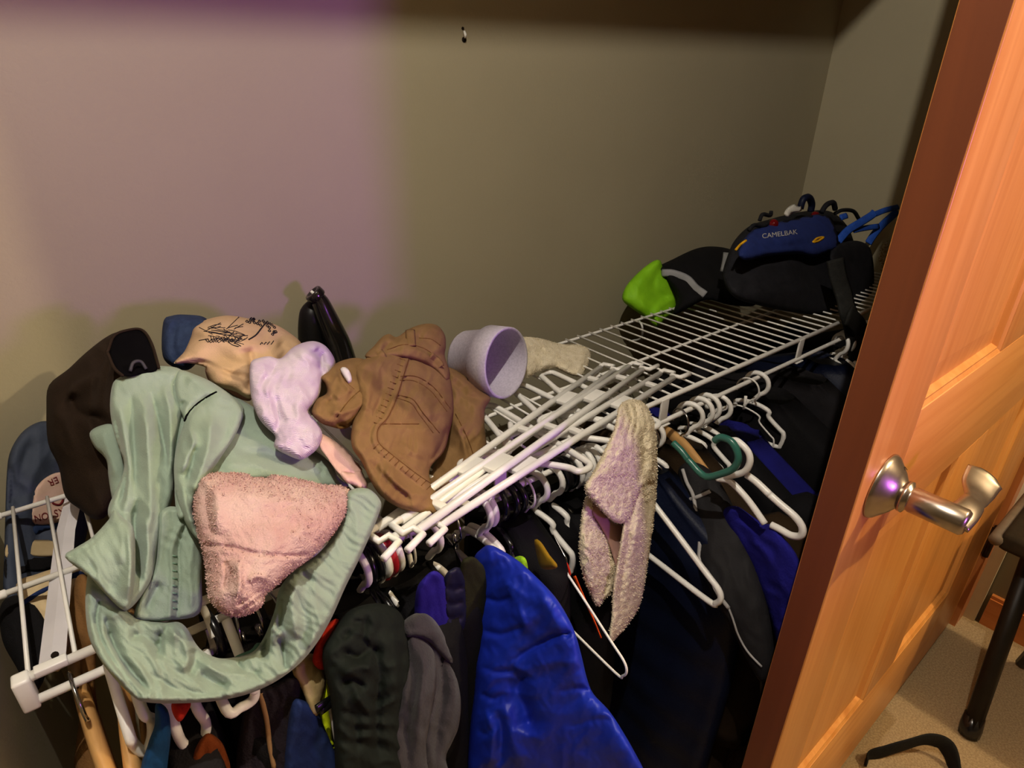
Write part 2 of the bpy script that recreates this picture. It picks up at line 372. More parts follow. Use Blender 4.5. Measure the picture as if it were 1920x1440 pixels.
# ------------------------------------------------------------------ wire shelf
XA, XB = -.097, 1.76; WB, WM = .2707, .1256; SP = .0312
def rodz(x): return ZS+float(np.interp(x, [-.1, .38, .65, 1.8], [-.0215, -.030, -.037, -.042]))
sh = thing('wire_shelf', 'long white coated wire closet shelf with hanging rod', 'shelf', (XA, 0, ZS))
def tube(name, P, r, m, parent, n=8):
    b = MB(); b.sweep(P, r, n); return b.build(name, m, parent)
tube('front_bar', [(XA, 0, ZS), (XB, 0, ZS)], .0042, white_metal, sh, 10)
tube('back_bar', [(XA-.012, WB, ZS-.003), (XB, WB, ZS-.003)], .003, white_metal, sh)
tube('middle_bar', [(XA-.012, WM, ZS-.003), (XB, WM, ZS-.003)], .003, white_metal, sh)
tube('hanging_rod', [(x_, -.004, rodz(x_)) for x_ in np.linspace(XA, XB, 24)], .0040, white_metal, sh, 10)
bm_ = MB(); bm_.sweep([(0, WB+.004, 0), (0, .002, 0)], .0018, 6); w0 = bm_.build('cross_wire', white_metal, sh); w0.matrix_parent_inverse = Matrix.Identity(4)
xs = []
k0 = 25; x = .6907-k0*SP
while x < XB: xs.append(x); x += SP
for i, x in enumerate(xs):
    o = w0 if i == 0 else w0.copy()
    if i: COL.objects.link(o)
    o.parent = sh; o.matrix_parent_inverse = Matrix.Identity(4); o.location = (x-XA, 0, .0005)
for i, yy in enumerate((WB, WM)):
    b = MB(); b.lathe([(.0, -.005), (.003, -.004), (.0042, 0), (.0042, .010), (.003, .011)], (XA-.014, yy, ZS-.003), (1, 0, 0), 14); b.build('bar_end_cap', white_plastic, sh)
b = MB(); b.box((XA-.003, -.009, rodz(XA)-.0055), (XA+.009, .005, ZS+.0052), .0025); b.build('rod_end_cap', white_plastic, sh)
for i, x in enumerate((.38, .70, 1.115, 1.5)):
    rz_ = rodz(x); b = MB(); b.box((x-.009, -.005, rz_-.002), (x+.009, -.0015, ZS+.002), .001); b.box((x-.013, -.010, rz_-.0065), (x+.013, .004, rz_-.0042), .001); b.build('rod_support', white_metal, sh)
# flat brace from the front bar back to the wall
br = thing('shelf_brace', 'flat white metal brace under the left end of the wire shelf', 'bracket', V(97, 1238, z=-.004))
A_ = V(98, 1238, Y=.004); B_ = V(122, 1000, Y=.21); C_ = V(140, 925, Y=.30); C_[1] = min(C_[1], .385)
b = MB(); b.sweep(np.array([A_, B_, C_]), .0022, 4, ry=.0095, up=(1, 0, .1)); b.build('strap', mat('brace_metal', 'cfccd0', .35, 'c5c2c6', 20), br, False)
b = MB(); b.lathe([(0, .001), (.0028, .001), (.0028, 0)], V(103, 1228, Y=.003), (0, -.8, .6), 10); b.build('bolt_hole', MATS['hole_dark'], br)
b = MB(); pq = V(95, 1247, Y=-.003); b.box(tuple(pq+[-.011, -.004, -.004]), tuple(pq+[.011, .005, .002]), .001); b.build('clip', white_plastic, br)

# ------------------------------------------------------------------ clothes on the shelf
mint = mat('mint_cotton', '8fa192', .85, '87998a', 25, .25, 900, sheen=.15)
mint_in = mat('mint_cotton_inside', '7fa08c', .88, '789985', 25, .2, 900)
pink_t = mat('pink_terry', 'cdb0a8', .95, 'c29d97', 30, .7, 700, bdist=.0022)
lav_t = mat('lavender_microfibre', 'cdbad2', .95, 'd8cbd8', 40, .5, wave=280, bdist=.002)
tan_c = mat('tan_cotton', 'c4a484', .9, 'b99a78', 30, .25, 800)
ink = mat('black_ink', '1e1a20', .8, '241f26', 80)
denim = mat('blue_denim', '2f3d5c', .9, '273350', 120, .4, 700)
brown_c = mat('brown_canvas', '866844', .88, '7b5e3b', 30, .3, 900)
brown_s = mat('brown_seam_thread', '6b4723', .9, '5f3e1e', 90)
beige_t = mat('beige_terry', 'e6d9be', .96, 'd6c9ab', 90, .8, 420, bdist=.003)
cream_t = mat('cream_terry', 'e4d9c0', .96, 'd6c9ab', 90, .8, 420, bdist=.003)
dkbrown = mat('dark_brown_canvas', '261a10', .85, '20150b', 25, .3, 700)
blk_in = mat('black_lining', '050406', .9, '070608', 60, spec=.05)
rose_c = mat('rose_beige_cotton', 'd9b4a8', .9, 'cfa79c', 40, .3, 800)

# dark brown canvas garment in the corner
t = thing('canvas_jacket', 'dark brown canvas jacket crumpled in the corner with a black-lined open cuff', 'jacket', V(150, 930, Y=.22))
p = Puff([(92, 722), (128, 692), (160, 662), (196, 634), (222, 622), (262, 619), (284, 645), (298, 690), (300, 730), (262, 770), (240, 830), (226, 900), (205, 960), (180, 975), (150, 955), (122, 930), (110, 875), (90, 830), (87, 765)],
         [(92, 720, .31), (200, 640, .30), (290, 690, .22), (200, 900, .19), (120, 900, .24), (150, 780, .25)], .032, .03, 50,
         [('s', [(210, 640), (190, 690), (140, 720), (128, 740)], .012, 20), ('g', [(128, 740), (150, 775), (205, 790)], -.016, 12), ('g', [(100, 740), (110, 850), (130, 930)], .01, 16), ('g', [(180, 690), (170, 790), (185, 880)], .008, 18)],
         [(.006, 120, 45, 70, 1)])
p.build('body', dkbrown, t)
q = Puff([(203, 655), (215, 630), (240, 620), (265, 620), (282, 642), (297, 690), (270, 700), (235, 706), (215, 690)], [(203, 655, .205), (270, 620, .225), (290, 690, .165), (225, 700, .16)], .003, .008, 10)
q.build('cuff_lining', blk_in, t)
b = MB(); q.line(b, [(201, 660), (214, 630), (240, 619), (266, 619), (284, 644), (298, 690)], .0016, lift=.001); q.line(b, [(201, 660), (214, 690), (230, 705)], .0016, lift=.002); b.build('cuff_edge', dkbrown, t)
b = MB(); b.sweep(crom([V(244, 696, Y=.155), V(250, 680, Y=.16), V(264, 678, Y=.162), V(274, 692, Y=.158)], 5), .0016, 6); b.build('drawcord_loop', mat('dark_grey_cord', '3c3a40', .6, '333136', 60), t)

# small dark blue denim
t = Puff([(306, 604), (322, 592), (350, 590), (388, 598), (392, 640), (360, 690), (330, 690), (305, 668)], [(306, 640, .28), (385, 600, .29), (350, 680, .25)], .03, .02, 30,
         [('g', [(330, 600), (325, 640), (330, 680)], -.008, 7), ('g', [(345, 600), (370, 605), (385, 600)], .006, 8)], [(.004, 60, 22, 80, 4)])
tag(t.build('denim_garment', denim), 'dark blue denim garment bunched behind the tan printed shirt', 'jeans')

# tan printed shirt
tt = thing('printed_shirt', 'tan cotton shirt with black line-drawn tree print, crumpled on the pile', 'shirt', V(450, 700, Y=.2))
p = Puff([(326, 681), (345, 660), (358, 632), (364, 614), (385, 600), (412, 593), (436, 592), (470, 598), (510, 606), (540, 622), (566, 645), (560, 668), (530, 690), (500, 700), (478, 740), (466, 748), (440, 734), (402, 722), (388, 700), (384, 688), (352, 681)],
         [(330, 680, .2), (364, 614, .26), (436, 592, .27), (560, 650, .22), (470, 740, .14), (400, 700, .17), (450, 650, .2)], .032, .03, 40,
         [('g', [(362, 620), (400, 632), (440, 640), (470, 660)], .006, 10), ('g', [(466, 650), (474, 690), (468, 735)], -.012, 7), ('g', [(335, 676), (380, 672), (420, 690), (450, 702)], .008, 8),
          ('s', [(330, 682), (385, 684), (425, 702), (455, 716), (468, 735)], -.016, 26), ('g', [(520, 640), (535, 660), (520, 680)], -.008, 8), ('g', [(500, 625), (525, 650)], .006, 10)], [(.004, 80, 24, 20, 6)], 4)
p.build('cloth', tan_c, tt, 4)
b = MB(); rr = random.Random(3)
for k in range(34):                                   # pine-needle strokes
    x = 372+rr.random()*78; y = 612+rr.random()*32; L = 12+rr.random()*24; a = rr.uniform(.0, .5)*(1 if rr.random() < .8 else -1.6)
    p.line(b, [(x, y), (x+L*.5*math.cos(a), y+L*.5*math.sin(a)+rr.uniform(-2, 2)), (x+L*math.cos(a), y+L*math.sin(a))], .0006, 4, k=2)
for k in range(14):
    x = 385+k*5; p.line(b, [(x, 630+rr.random()*6), (x+5, 638+rr.random()*5), (x+14, 632+rr.random()*4)], .0005, 4, k=2)
p.line(b, [(466, 637), (480, 628), (492, 613), (500, 604)], .0009, 5)
for k in range(26):
    x, y = rr.choice([(468, 602), (480, 604), (500, 608), (510, 618), (515, 625), (505, 612), (488, 602)]); x += rr.uniform(-8, 8); y += rr.uniform(-5, 6)
    p.line(b, [(x, y), (x+2.5, y-2), (x+4.5, y+1), (x+2, y+2.5), (x, y)], .0007, 4, k=2)
for x in (488, 495, 501, 508): p.line(b, [(x, 646), (x+3, 642), (x+5, 645-(x-488)*.3)], .0006, 4, k=2)
b.build('tree_print', ink, tt)
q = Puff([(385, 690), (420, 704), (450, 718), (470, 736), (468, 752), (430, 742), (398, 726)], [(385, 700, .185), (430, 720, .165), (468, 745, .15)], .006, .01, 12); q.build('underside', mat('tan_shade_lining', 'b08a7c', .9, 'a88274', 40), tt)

# mint trousers ----------------------------------------------------------------
mt = thing('mint_trousers', 'mint green cotton trousers draped over the pile and looping off the shelf front', 'trousers', V(400, 1000, Y=.05))
q = Puff([(168, 812), (188, 798), (214, 798), (226, 838), (236, 880), (234, 930), (214, 945), (204, 900), (199, 862), (177, 838)], [(170, 815, .18), (220, 800, .17), (225, 930, .12)], .008, .008, 14, [('g', [(190, 805), (205, 850), (222, 900)], .006, 9)]); q.build('turned_hem', mint, mt)
p = Puff([(390, 716), (440, 742), (480, 766), (520, 796), (570, 830), (618, 866), (634, 895), (655, 912), (620, 914), (570, 908), (500, 900), (440, 900), (385, 905), (360, 960), (330, 960), (330, 800), (350, 740)],
         [(390, 716, .17), (480, 766, .12), (570, 830, .07), (655, 912, .02), (560, 905, -.005), (440, 900, .0), (360, 950, .0), (340, 800, .1)], .012, .012, 30,
         [('g', [(470, 800), (520, 830), (580, 860)], .007, 13), ('g', [(440, 850), (500, 850), (560, 875), (620, 900)], -.008, 10), ('g', [(410, 870), (470, 872), (520, 890)], .006, 9), ('g', [(585, 858), (600, 872), (622, 880)], .006, 5), ('l', [(600, 862), (604, 880), (600, 900)], -.003, 3)], [(.003, 90, 26, 25, 8)])
p.build('seat_panel', mint, mt)
W1 = [(.0034, 150, 44, 78, 2), (.0016, 60, 18, 62, 5)]
# lower hem piece behind the folds
p = Puff([(300, 960), (330, 950), (366, 980), (378, 1020), (378, 1090), (374, 1150), (322, 1163), (285, 1166), (252, 1158), (262, 1120), (290, 1060), (296, 1000)],
         [(300, 960, .0), (366, 980, -.005), (375, 1140, -.045), (255, 1150, -.045), (300, 1060, -.02)], .008, .006, 9,
         [('l', [(338, 985), (328, 1010), (321, 1040), (323, 1090), (318, 1158)], .004, 5), ('l', [(345, 990), (335, 1030), (337, 1090), (332, 1160)], -.004, 2.6), ('g', [(362, 1000), (356, 1070), (360, 1140)], .005, 10), ('g', [(300, 1090), (285, 1120), (270, 1150)], -.008, 10)], W1)
p.build('leg_hem', mint, mt, 3.5)
b = MB()
for i in range(8): p.line(b, [(324, 1042+i*14), (332, 1044+i*14)], .0007, 4, k=2)
b.build('hem_stitching', mint_in, p.o)
# left fold
p = Puff([(212, 718), (232, 704), (258, 693), (300, 686), (340, 693), (352, 720), (344, 770), (334, 820), (328, 870), (326, 920), (318, 955), (304, 1000), (294, 1050), (286, 1085), (262, 1122), (240, 1144), (228, 1140), (222, 1100), (226, 1040), (214, 990), (203, 968), (204, 948), (216, 922), (230, 890), (232, 866), (221, 834), (211, 800), (206, 760)],
         [(212, 718, .17), (300, 686, .19), (345, 730, .15), (328, 870, .06), (296, 1040, -.01), (240, 1140, -.045), (222, 1040, -.01), (205, 960, .03), (222, 840, .10), (280, 800, .095), (265, 950, .02)], .014, .010, 12,
         [('g', [(213, 770), (226, 840), (236, 890), (224, 955)], -.012, 6), ('g', [(222, 750), (238, 850), (242, 905), (232, 960)], .010, 9), ('g', [(246, 730), (252, 830), (254, 930)], -.009, 9), ('g', [(268, 730), (276, 830), (282, 920), (284, 1000)], .015, 15),
          ('g', [(284, 735), (297, 790), (308, 835), (314, 880)], -.016, 8), ('g', [(306, 722), (318, 770), (320, 830), (318, 900)], .012, 8), ('g', [(258, 935), (252, 990), (258, 1050), (264, 1090)], -.016, 9), ('g', [(272, 960), (278, 1030), (268, 1090)], .010, 9), ('g', [(236, 960), (240, 1040), (236, 1120)], .009, 10), ('g', [(250, 705), (300, 700), (335, 708)], .006, 12)], W1)
p.build('draped_leg', mint, mt, 3.5)
# right fold lying over it
p = Puff([(336, 694), (368, 703), (400, 718), (440, 746), (458, 768), (452, 792), (438, 822), (414, 858), (388, 900), (364, 946), (368, 985), (376, 1014), (360, 1000), (342, 968), (331, 930), (326, 890), (328, 852), (338, 815), (345, 790), (338, 770), (330, 745), (326, 715)],
         [(336, 694, .17), (400, 718, .14), (458, 768, .095), (414, 858, .02), (364, 946, -.01), (374, 1010, -.03), (328, 880, .03), (340, 800, .08), (390, 800, .06)], .014, .010, 11,
         [('g', [(405, 736), (378, 752), (356, 772), (345, 800), (340, 830)], -.010, 5), ('g', [(346, 750), (334, 775), (330, 810)], -.012, 6), ('g', [(352, 800), (362, 830), (350, 860), (340, 890)], .012, 9), ('g', [(368, 830), (360, 870), (350, 910)], -.010, 8), ('g', [(395, 775), (392, 830), (374, 890), (356, 930)], .012, 13), ('g', [(428, 770), (424, 810), (404, 850)], -.005, 12), ('g', [(340, 900), (350, 950), (366, 990)], .006, 6), ('g', [(350, 705), (380, 725), (430, 755)], .006, 12)], W1)
p.build('draped_leg', mint, mt, 3.5)
b = MB(); p.line(b, [(406, 735), (385, 746), (366, 760), (352, 776), (346, 790)], .0011, 5, .0004); b.build('pocket_slit', blk_in, p.o)
# turned-back triangular cuff
p = Puff([(122, 1045), (142, 1027), (172, 1008), (204, 974), (214, 956), (232, 972), (250, 990), (254, 1040), (252, 1090), (246, 1130), (236, 1144), (222, 1138), (196, 1112), (168, 1082)],
         [(122, 1045, -.015), (214, 956, .015), (250, 995, -.02), (246, 1130, -.06), (222, 1138, -.06), (170, 1082, -.045), (200, 1040, -.035)], .009, .007, 8,
         [('g', [(238, 985), (244, 1050), (240, 1125)], .009, 8), ('g', [(216, 965), (228, 1010), (226, 1060)], .005, 10), ('l', [(130, 1046), (172, 1018), (206, 982)], -.003, 3), ('g', [(160, 1050), (190, 1080), (222, 1110)], -.004, 14)], W1)
p.build('turned_cuff', mint, mt, 3.5)
# loop of the waist hanging in front of the shelf
p2 = Puff([(170, 1062), (196, 1100), (216, 1128), (240, 1146), (262, 1158), (300, 1166), (334, 1166), (352, 1180), (366, 1205), (382, 1222), (410, 1234), (440, 1232), (474, 1222), (492, 1200), (505, 1172), (516, 1140), (524, 1104), (548, 1074), (590, 1044), (626, 1004), (646, 960), (652, 922), (690, 916), (714, 940), (710, 965), (694, 1004), (672, 1052), (648, 1100), (622, 1158), (594, 1206), (560, 1246), (520, 1276), (480, 1296), (440, 1308), (390, 1316), (330, 1319), (285, 1318), (258, 1312), (234, 1292), (206, 1262), (182, 1228), (166, 1192), (160, 1140), (162, 1096)],
          [(170, 1080, .0), (165, 1180, -.04), (210, 1260, -.085), (300, 1315, -.10), (440, 1300, -.105), (560, 1230, -.10), (640, 1100, -.085), (700, 960, -.045), (655, 930, -.03), (590, 1044, -.06), (516, 1140, -.075), (440, 1232, -.07), (360, 1195, -.06), (300, 1168, -.05)], .014, .010, 12,
          [('l', [(186, 1130), (182, 1170), (198, 1215), (232, 1268), (262, 1304)], -.006, 4), ('g', [(205, 1170), (215, 1210), (250, 1262), (285, 1300)], -.014, 8), ('s', [(200, 1150), (196, 1185), (215, 1225), (250, 1275)], -.008, 16),
           ('g', [(200, 1165), (225, 1150), (262, 1160)], .008, 12), ('g', [(240, 1200), (262, 1190), (290, 1205), (300, 1215)], -.009, 9), ('g', [(298, 1180), (302, 1210), (290, 1232)], -.010, 8), ('g', [(312, 1180), (340, 1200), (352, 1236), (340, 1260)], .012, 13),
           ('g', [(362, 1215), (366, 1240), (352, 1270)], -.010, 9), ('g', [(370, 1260), (400, 1280), (430, 1290)], -.010, 9), ('g', [(280, 1262), (330, 1290), (400, 1305)], -.006, 8), ('g', [(380, 1235), (420, 1262), (480, 1262)], .010, 14),
           ('g', [(440, 1240), (462, 1258), (490, 1262)], -.007, 6), ('g', [(492, 1240), (498, 1200), (505, 1180)], -.016, 8), ('g', [(520, 1190), (532, 1220), (536, 1262)], -.016, 8), ('g', [(510, 1160), (512, 1200), (530, 1180)], .009, 10),
           ('g', [(560, 1080), (548, 1130), (555, 1200)], .012, 18), ('g', [(600, 1050), (590, 1110), (600, 1180)], .006, 16), ('g', [(604, 1160), (590, 1190), (575, 1220)], .007, 10), ('g', [(530, 1110), (528, 1150), (522, 1180)], -.008, 8)],
          [(.004, 130, 30, 60, 12), (.0025, 60, 14, 40, 15)])
p2.build('waist_loop', mint, mt, 3.5)
q = Puff([(440, 1232), (470, 1218), (482, 1205), (500, 1212), (494, 1240), (482, 1258), (450, 1250)], [(440, 1235, -.072), (490, 1215, -.07), (480, 1255, -.08)], .004, .004, 8); q.build('inner_facing', mat('deep_mint', '5f8a78', .88, '588070', 30), mt)

# pink terry cloth
t = thing('pink_towel', 'fluffy pale pink terry washcloth lying on the mint trousers', 'towel', V(500, 1000, Y=-.04))
p = Puff([(372, 902), (390, 889), (420, 886), (464, 888), (470, 894), (502, 896), (512, 890), (560, 898), (604, 908), (650, 914), (654, 938), (642, 975), (617, 1010), (582, 1046), (546, 1072), (516, 1100), (496, 1116), (492, 1136), (470, 1150), (440, 1156), (414, 1147), (394, 1124), (388, 1090), (384, 1050), (372, 1004), (363, 950)],
         [(372, 902, -.005), (460, 888, -.01), (650, 914, -.015), (640, 975, -.06), (520, 1095, -.10), (440, 1150, -.10), (385, 1060, -.065), (500, 1000, -.065), (370, 960, -.03)], .030, .02, 60,
         [('l', [(386, 1022), (430, 1026), (480, 1038), (530, 1042), (578, 1040)], -.004, 4), ('g', [(400, 905), (410, 950), (402, 1000)], .006, 14), ('g', [(384, 905), (388, 960), (398, 1010)], -.006, 9), ('g', [(440, 920), (520, 940), (600, 930)], .006, 22), ('g', [(420, 1050), (430, 1075), (420, 1110)], -.006, 6), ('g', [(445, 1050), (450, 1090), (445, 1120)], .006, 8), ('g', [(465, 1090), (480, 1080), (505, 1085)], .005, 7), ('g', [(540, 950), (570, 985), (545, 1020)], .005, 14), ('l', [(455, 1142), (475, 1130), (492, 1118)], -.004, 3), ('l', [(448, 1132), (470, 1120), (490, 1106)], -.003, 3)],
         [(.0016, 34, 22, 30, 3), (.0007, 9, 7, 0, 5)])
p.build('cloth', pink_t, t, 3.5); p.loops('terry_loops', pink_t, t, 5000, .0016)

# lavender microfibre cloth
t = thing('lavender_cloth', 'pale lavender microfibre cloth folded over the top of the pile', 'cloth', V(540, 800, Y=.1))
p = Puff([(470, 680), (486, 671), (506, 668), (526, 672), (548, 652), (570, 642), (592, 640), (612, 650), (627, 672), (629, 690), (618, 704), (606, 712), (600, 738), (588, 758), (578, 772), (592, 790), (602, 806), (604, 818), (596, 840), (578, 856), (562, 862), (536, 852), (514, 838), (516, 818), (498, 800), (484, 782), (472, 750), (468, 715)],
         [(470, 680, .13), (520, 670, .15), (592, 640, .17), (628, 690, .15), (590, 760, .08), (602, 815, .04), (560, 860, .015), (514, 838, .03), (472, 740, .09), (540, 740, .09)], .020, .016, 26,
         [('g', [(522, 672), (512, 700), (505, 712), (488, 706)], -.010, 9), ('g', [(520, 690), (508, 712), (500, 745)], .006, 8), ('g', [(520, 740), (524, 780), (518, 815)], -.009, 7), ('g', [(555, 655), (590, 690), (600, 720)], .008, 18), ('g', [(604, 655), (606, 690), (598, 720)], -.012, 6), ('s', [(602, 700), (606, 670), (596, 650)], -.012, 14), ('g', [(550, 700), (565, 740), (560, 800)], .008, 16), ('l', [(516, 824), (545, 834), (574, 842), (598, 826)], -.002, 3)],
         [(.006, 60, 22, 65, 9), (.0012, 12, 7, 60, 2)])
p.build('cloth', lav_t, t, 3.5)

# small rose-beige cloth under it
t = thing('rose_cloth', 'small rose-beige cloth with a rolled hem poking out between lavender cloth and brown trousers', 'cloth', V(640, 880, Y=.0))
p = Puff([(596, 812), (620, 822), (645, 840), (664, 862), (680, 882), (668, 890), (648, 886), (640, 892), (626, 876), (612, 856), (600, 838)], [(600, 815, .05), (660, 850, .03), (680, 885, .0), (630, 880, -.005)], .005, .008, 6, [('g', [(612, 822), (640, 850), (668, 878)], .005, 6), ('g', [(606, 836), (626, 864), (640, 884)], -.004, 5)]); p.build('strip', rose_c, t)
p = Puff([(636, 882), (655, 886), (676, 882), (684, 896), (690, 912), (678, 919), (664, 910), (652, 906), (642, 896)], [(640, 885, -.01), (680, 885, .0), (680, 915, -.02)], .006, .006, 6, [('g', [(645, 896), (665, 900), (682, 912)], .004, 5)]); p.build('rolled_hem', rose_c, t)

# brown trousers ----------------------------------------------------------------
bt = thing('brown_trousers', 'brown canvas work trousers heaped on the shelf with stitched pockets', 'trousers', V(760, 900, Y=.05))
W2 = [(.005, 90, 30, 40, 21), (.003, 50, 15, 110, 22)]
lg = Puff([(836, 690), (866, 700), (880, 712), (898, 730), (920, 746), (909, 768), (909, 806), (912, 836), (900, 868), (884, 904), (866, 932), (846, 958), (824, 976), (796, 968), (770, 955), (800, 900), (824, 850), (836, 800), (840, 740)],
          [(840, 695, .18), (920, 746, .12), (910, 830, .06), (880, 905, .02), (824, 976, -.035), (775, 955, -.02), (830, 830, .105), (865, 800, .085)], .020, .02, 18,
          [('g', [(848, 776), (868, 830), (878, 880)], .010, 10), ('l', [(852, 780), (872, 820), (888, 866)], -.003, 2.4), ('g', [(850, 715), (870, 740), (900, 748)], -.005, 6), ('g', [(880, 720), (890, 770), (892, 830)], .007, 13), ('g', [(800, 940), (840, 925), (872, 890)], -.010, 9), ('g', [(820, 960), (850, 940), (880, 900)], .007, 8)], W2)
lg.build('leg', brown_c, bt, 3.5)
wb = Puff([(598, 708), (612, 694), (634, 679), (664, 671), (690, 676), (706, 690), (704, 720), (690, 752), (672, 784), (648, 804), (620, 800), (600, 792), (584, 774), (592, 750), (612, 738), (610, 722)],
          [(598, 708, .13), (664, 671, .16), (704, 700, .12), (690, 752, .075), (648, 804, .05), (584, 774, .07), (640, 740, .09)], .018, .02, 16,
          [('s', [(664, 732), (648, 716), (640, 694)], .010, 16), ('l', [(640, 692), (649, 714), (666, 730)], -.004, 2.6), ('l', [(629, 694), (640, 722), (656, 738)], -.003, 2.4), ('g', [(686, 758), (676, 788), (650, 800), (626, 796)], -.020, 8), ('g', [(616, 772), (650, 772), (684, 756)], .012, 9), ('g', [(600, 720), (622, 742), (640, 750)], .008, 8), ('g', [(606, 760), (622, 750), (630, 742)], -.010, 7), ('l', [(630, 782), (652, 752), (678, 728)], -.003, 2.4)], W2)
wb.build('waistband', brown_c, bt, 3.5)
p = Puff([(666, 690), (690, 670), (720, 660), (752, 660), (800, 672), (838, 700), (848, 730), (850, 775), (842, 812), (832, 848), (806, 878), (812, 912), (838, 935), (826, 968), (796, 966), (752, 954), (714, 930), (694, 900), (678, 866), (660, 838), (660, 800), (672, 758), (668, 728)],
         [(666, 690, .125), (752, 660, .165), (838, 700, .15), (848, 780, .085), (832, 848, .045), (806, 880, .02), (830, 940, -.02), (796, 966, -.04), (714, 930, -.03), (662, 840, .01), (674, 758, .075), (760, 780, .065), (770, 870, .01)], .024, .02, 22,
         [('l', [(764, 664), (752, 705), (738, 750), (724, 780), (706, 800), (702, 815), (708, 835), (740, 862), (775, 890), (808, 916)], .0035, 6), ('l', [(772, 668), (760, 705), (745, 752), (730, 785), (714, 803), (712, 822), (718, 832), (748, 856), (785, 884), (812, 904)], -.003, 2.4),
          ('l', [(756, 664), (745, 705), (728, 752), (716, 778), (699, 800), (694, 815), (700, 840), (730, 868), (765, 895), (800, 922)], -.003, 2.4), ('l', [(714, 796), (750, 797), (785, 797)], -.003, 2.4),
          ('l', [(746, 709), (780, 710), (812, 730), (843, 770)], -.003, 2.4), ('l', [(744, 742), (772, 752), (790, 775), (820, 812)], -.003, 2.4),
          ('g', [(770, 735), (795, 755), (815, 790)], .010, 16), ('g', [(842, 800), (826, 840), (800, 872)], -.014, 9), ('g', [(800, 790), (790, 830), (776, 860)], .010, 18), ('g', [(700, 700), (690, 740), (690, 780)], .008, 12), ('g', [(720, 690), (715, 740), (700, 780)], -.007, 9), ('g', [(710, 870), (755, 915), (805, 935)], .014, 16), ('g', [(690, 860), (730, 905), (780, 945)], -.009, 9), ('g', [(760, 800), (750, 830), (730, 845)], -.005, 10), ('g', [(660, 700), (680, 690), (700, 700)], -.006, 6)], W2)
p.build('seat', brown_c, bt, 3.2)
tw = Puff([(684, 668), (702, 648), (716, 632), (730, 626), (744, 632), (768, 616), (796, 607), (820, 610), (834, 628), (836, 650), (834, 668), (844, 700), (836, 716), (812, 694), (786, 680), (760, 672), (730, 672), (706, 680)],
          [(684, 668, .155), (730, 628, .20), (800, 607, .21), (836, 645, .185), (842, 705, .14), (760, 670, .145)], .020, .02, 16,
          [('l', [(724, 660), (760, 650), (800, 660), (834, 690)], -.003, 3), ('g', [(735, 640), (720, 655), (705, 665)], -.009, 6), ('g', [(786, 625), (812, 640), (826, 665)], .007, 12), ('l', [(786, 632), (810, 634), (828, 645)], -.003, 2.4), ('g', [(745, 650), (780, 655), (815, 675)], .006, 9)], W2)
tw.build('waistband', brown_c, bt, 3.2)
b = MB()
for pf, pts in ((p, [(768, 668), (756, 706), (741, 752), (727, 782), (710, 802), (707, 818), (713, 834), (744, 860), (780, 888), (810, 908)]), (p, [(714, 795), (750, 795), (786, 795)]), (p, [(746, 706), (780, 706), (814, 727), (844, 766)]), (p, [(750, 713), (778, 715), (808, 734), (838, 772)]), (p, [(744, 740), (774, 749), (793, 774), (824, 812)]), (p, [(742, 746), (770, 756), (787, 779), (812, 812)]), (lg, [(854, 776), (876, 820), (892, 866)]), (wb, [(638, 692), (647, 714), (664, 730)]), (wb, [(632, 782), (654, 752), (680, 728)]), (tw, [(786, 634), (808, 636), (826, 648)]), (tw, [(726, 656), (760, 646), (800, 656), (832, 686)])):
    pf.line(b, pts, .0006, 4, lift=.0001)
b.build('stitching', brown_s, p.o)
b = MB()
for i in range(11):
    f = i/10; x_, y_ = 700+f*100, 842+f*76; p.line(b, [(x_, y_), (x_+9, y_-9)], .0005, 4, k=2, lift=.0002)
for i in range(12):
    f = i/11; x_, y_ = 752-f*48, 672+f*120; p.line(b, [(x_-3, y_), (x_+8, y_+4)], .0005, 4, k=2, lift=.0002)
b.build('seam_puckers', brown_s, p.o)
for pf, pts in ((tw, [(769, 619), (770, 634), (771, 648)]), (tw, [(708, 660), (714, 668), (716, 676)]), (tw, [(806, 668), (818, 678), (826, 688)])):
    b = MB(); pf.line(b, pts, .0065, 6, lift=.002, flat=.0016); b.build('belt_loop', brown_c, tw.o)
q = Puff([(638, 692), (646, 688), (655, 695), (660, 712), (654, 720), (646, 709)], [(638, 692, .105), (655, 695, .10), (654, 718, .092)], .006, .008, 7, [('g', [(642, 692), (650, 704), (654, 716)], -.004, 3)]); tag(q.build('pocket_lining', mat('white_cotton', 'd8d4d2', .9, 'ccc8c6', 60), bt), 'white cotton showing in the waistband')

# terracotta-style pot ------------------------------------------------------------
potm = mat('lilac_glazed_pot', 'bcb6c2', .6, 'aea8b4', 300, .2, 500, detail=2)
pc = V(951, 681, Y=.130)
ax = RIGHT*.80-FWD*.57+DOWN*.14; ax /= np.linalg.norm(ax); R0 = .0525
t = thing('flower_pot', 'small pale lilac flower pot lying on its side facing right', 'flower pot', pc)
b = MB(); b.lathe([(0, -.082), (R0*.72, -.082), (R0*.765, -.078), (R0*.90, -.034), (R0*1.0, -.033), (R0*1.0, -.001), (R0*.985, 0), (R0*.93, 0), (R0*.915, -.002), (R0*.84, -.036), (R0*.70, -.074), (0, -.075)], pc, ax, 64); b.build('body', potm, t)

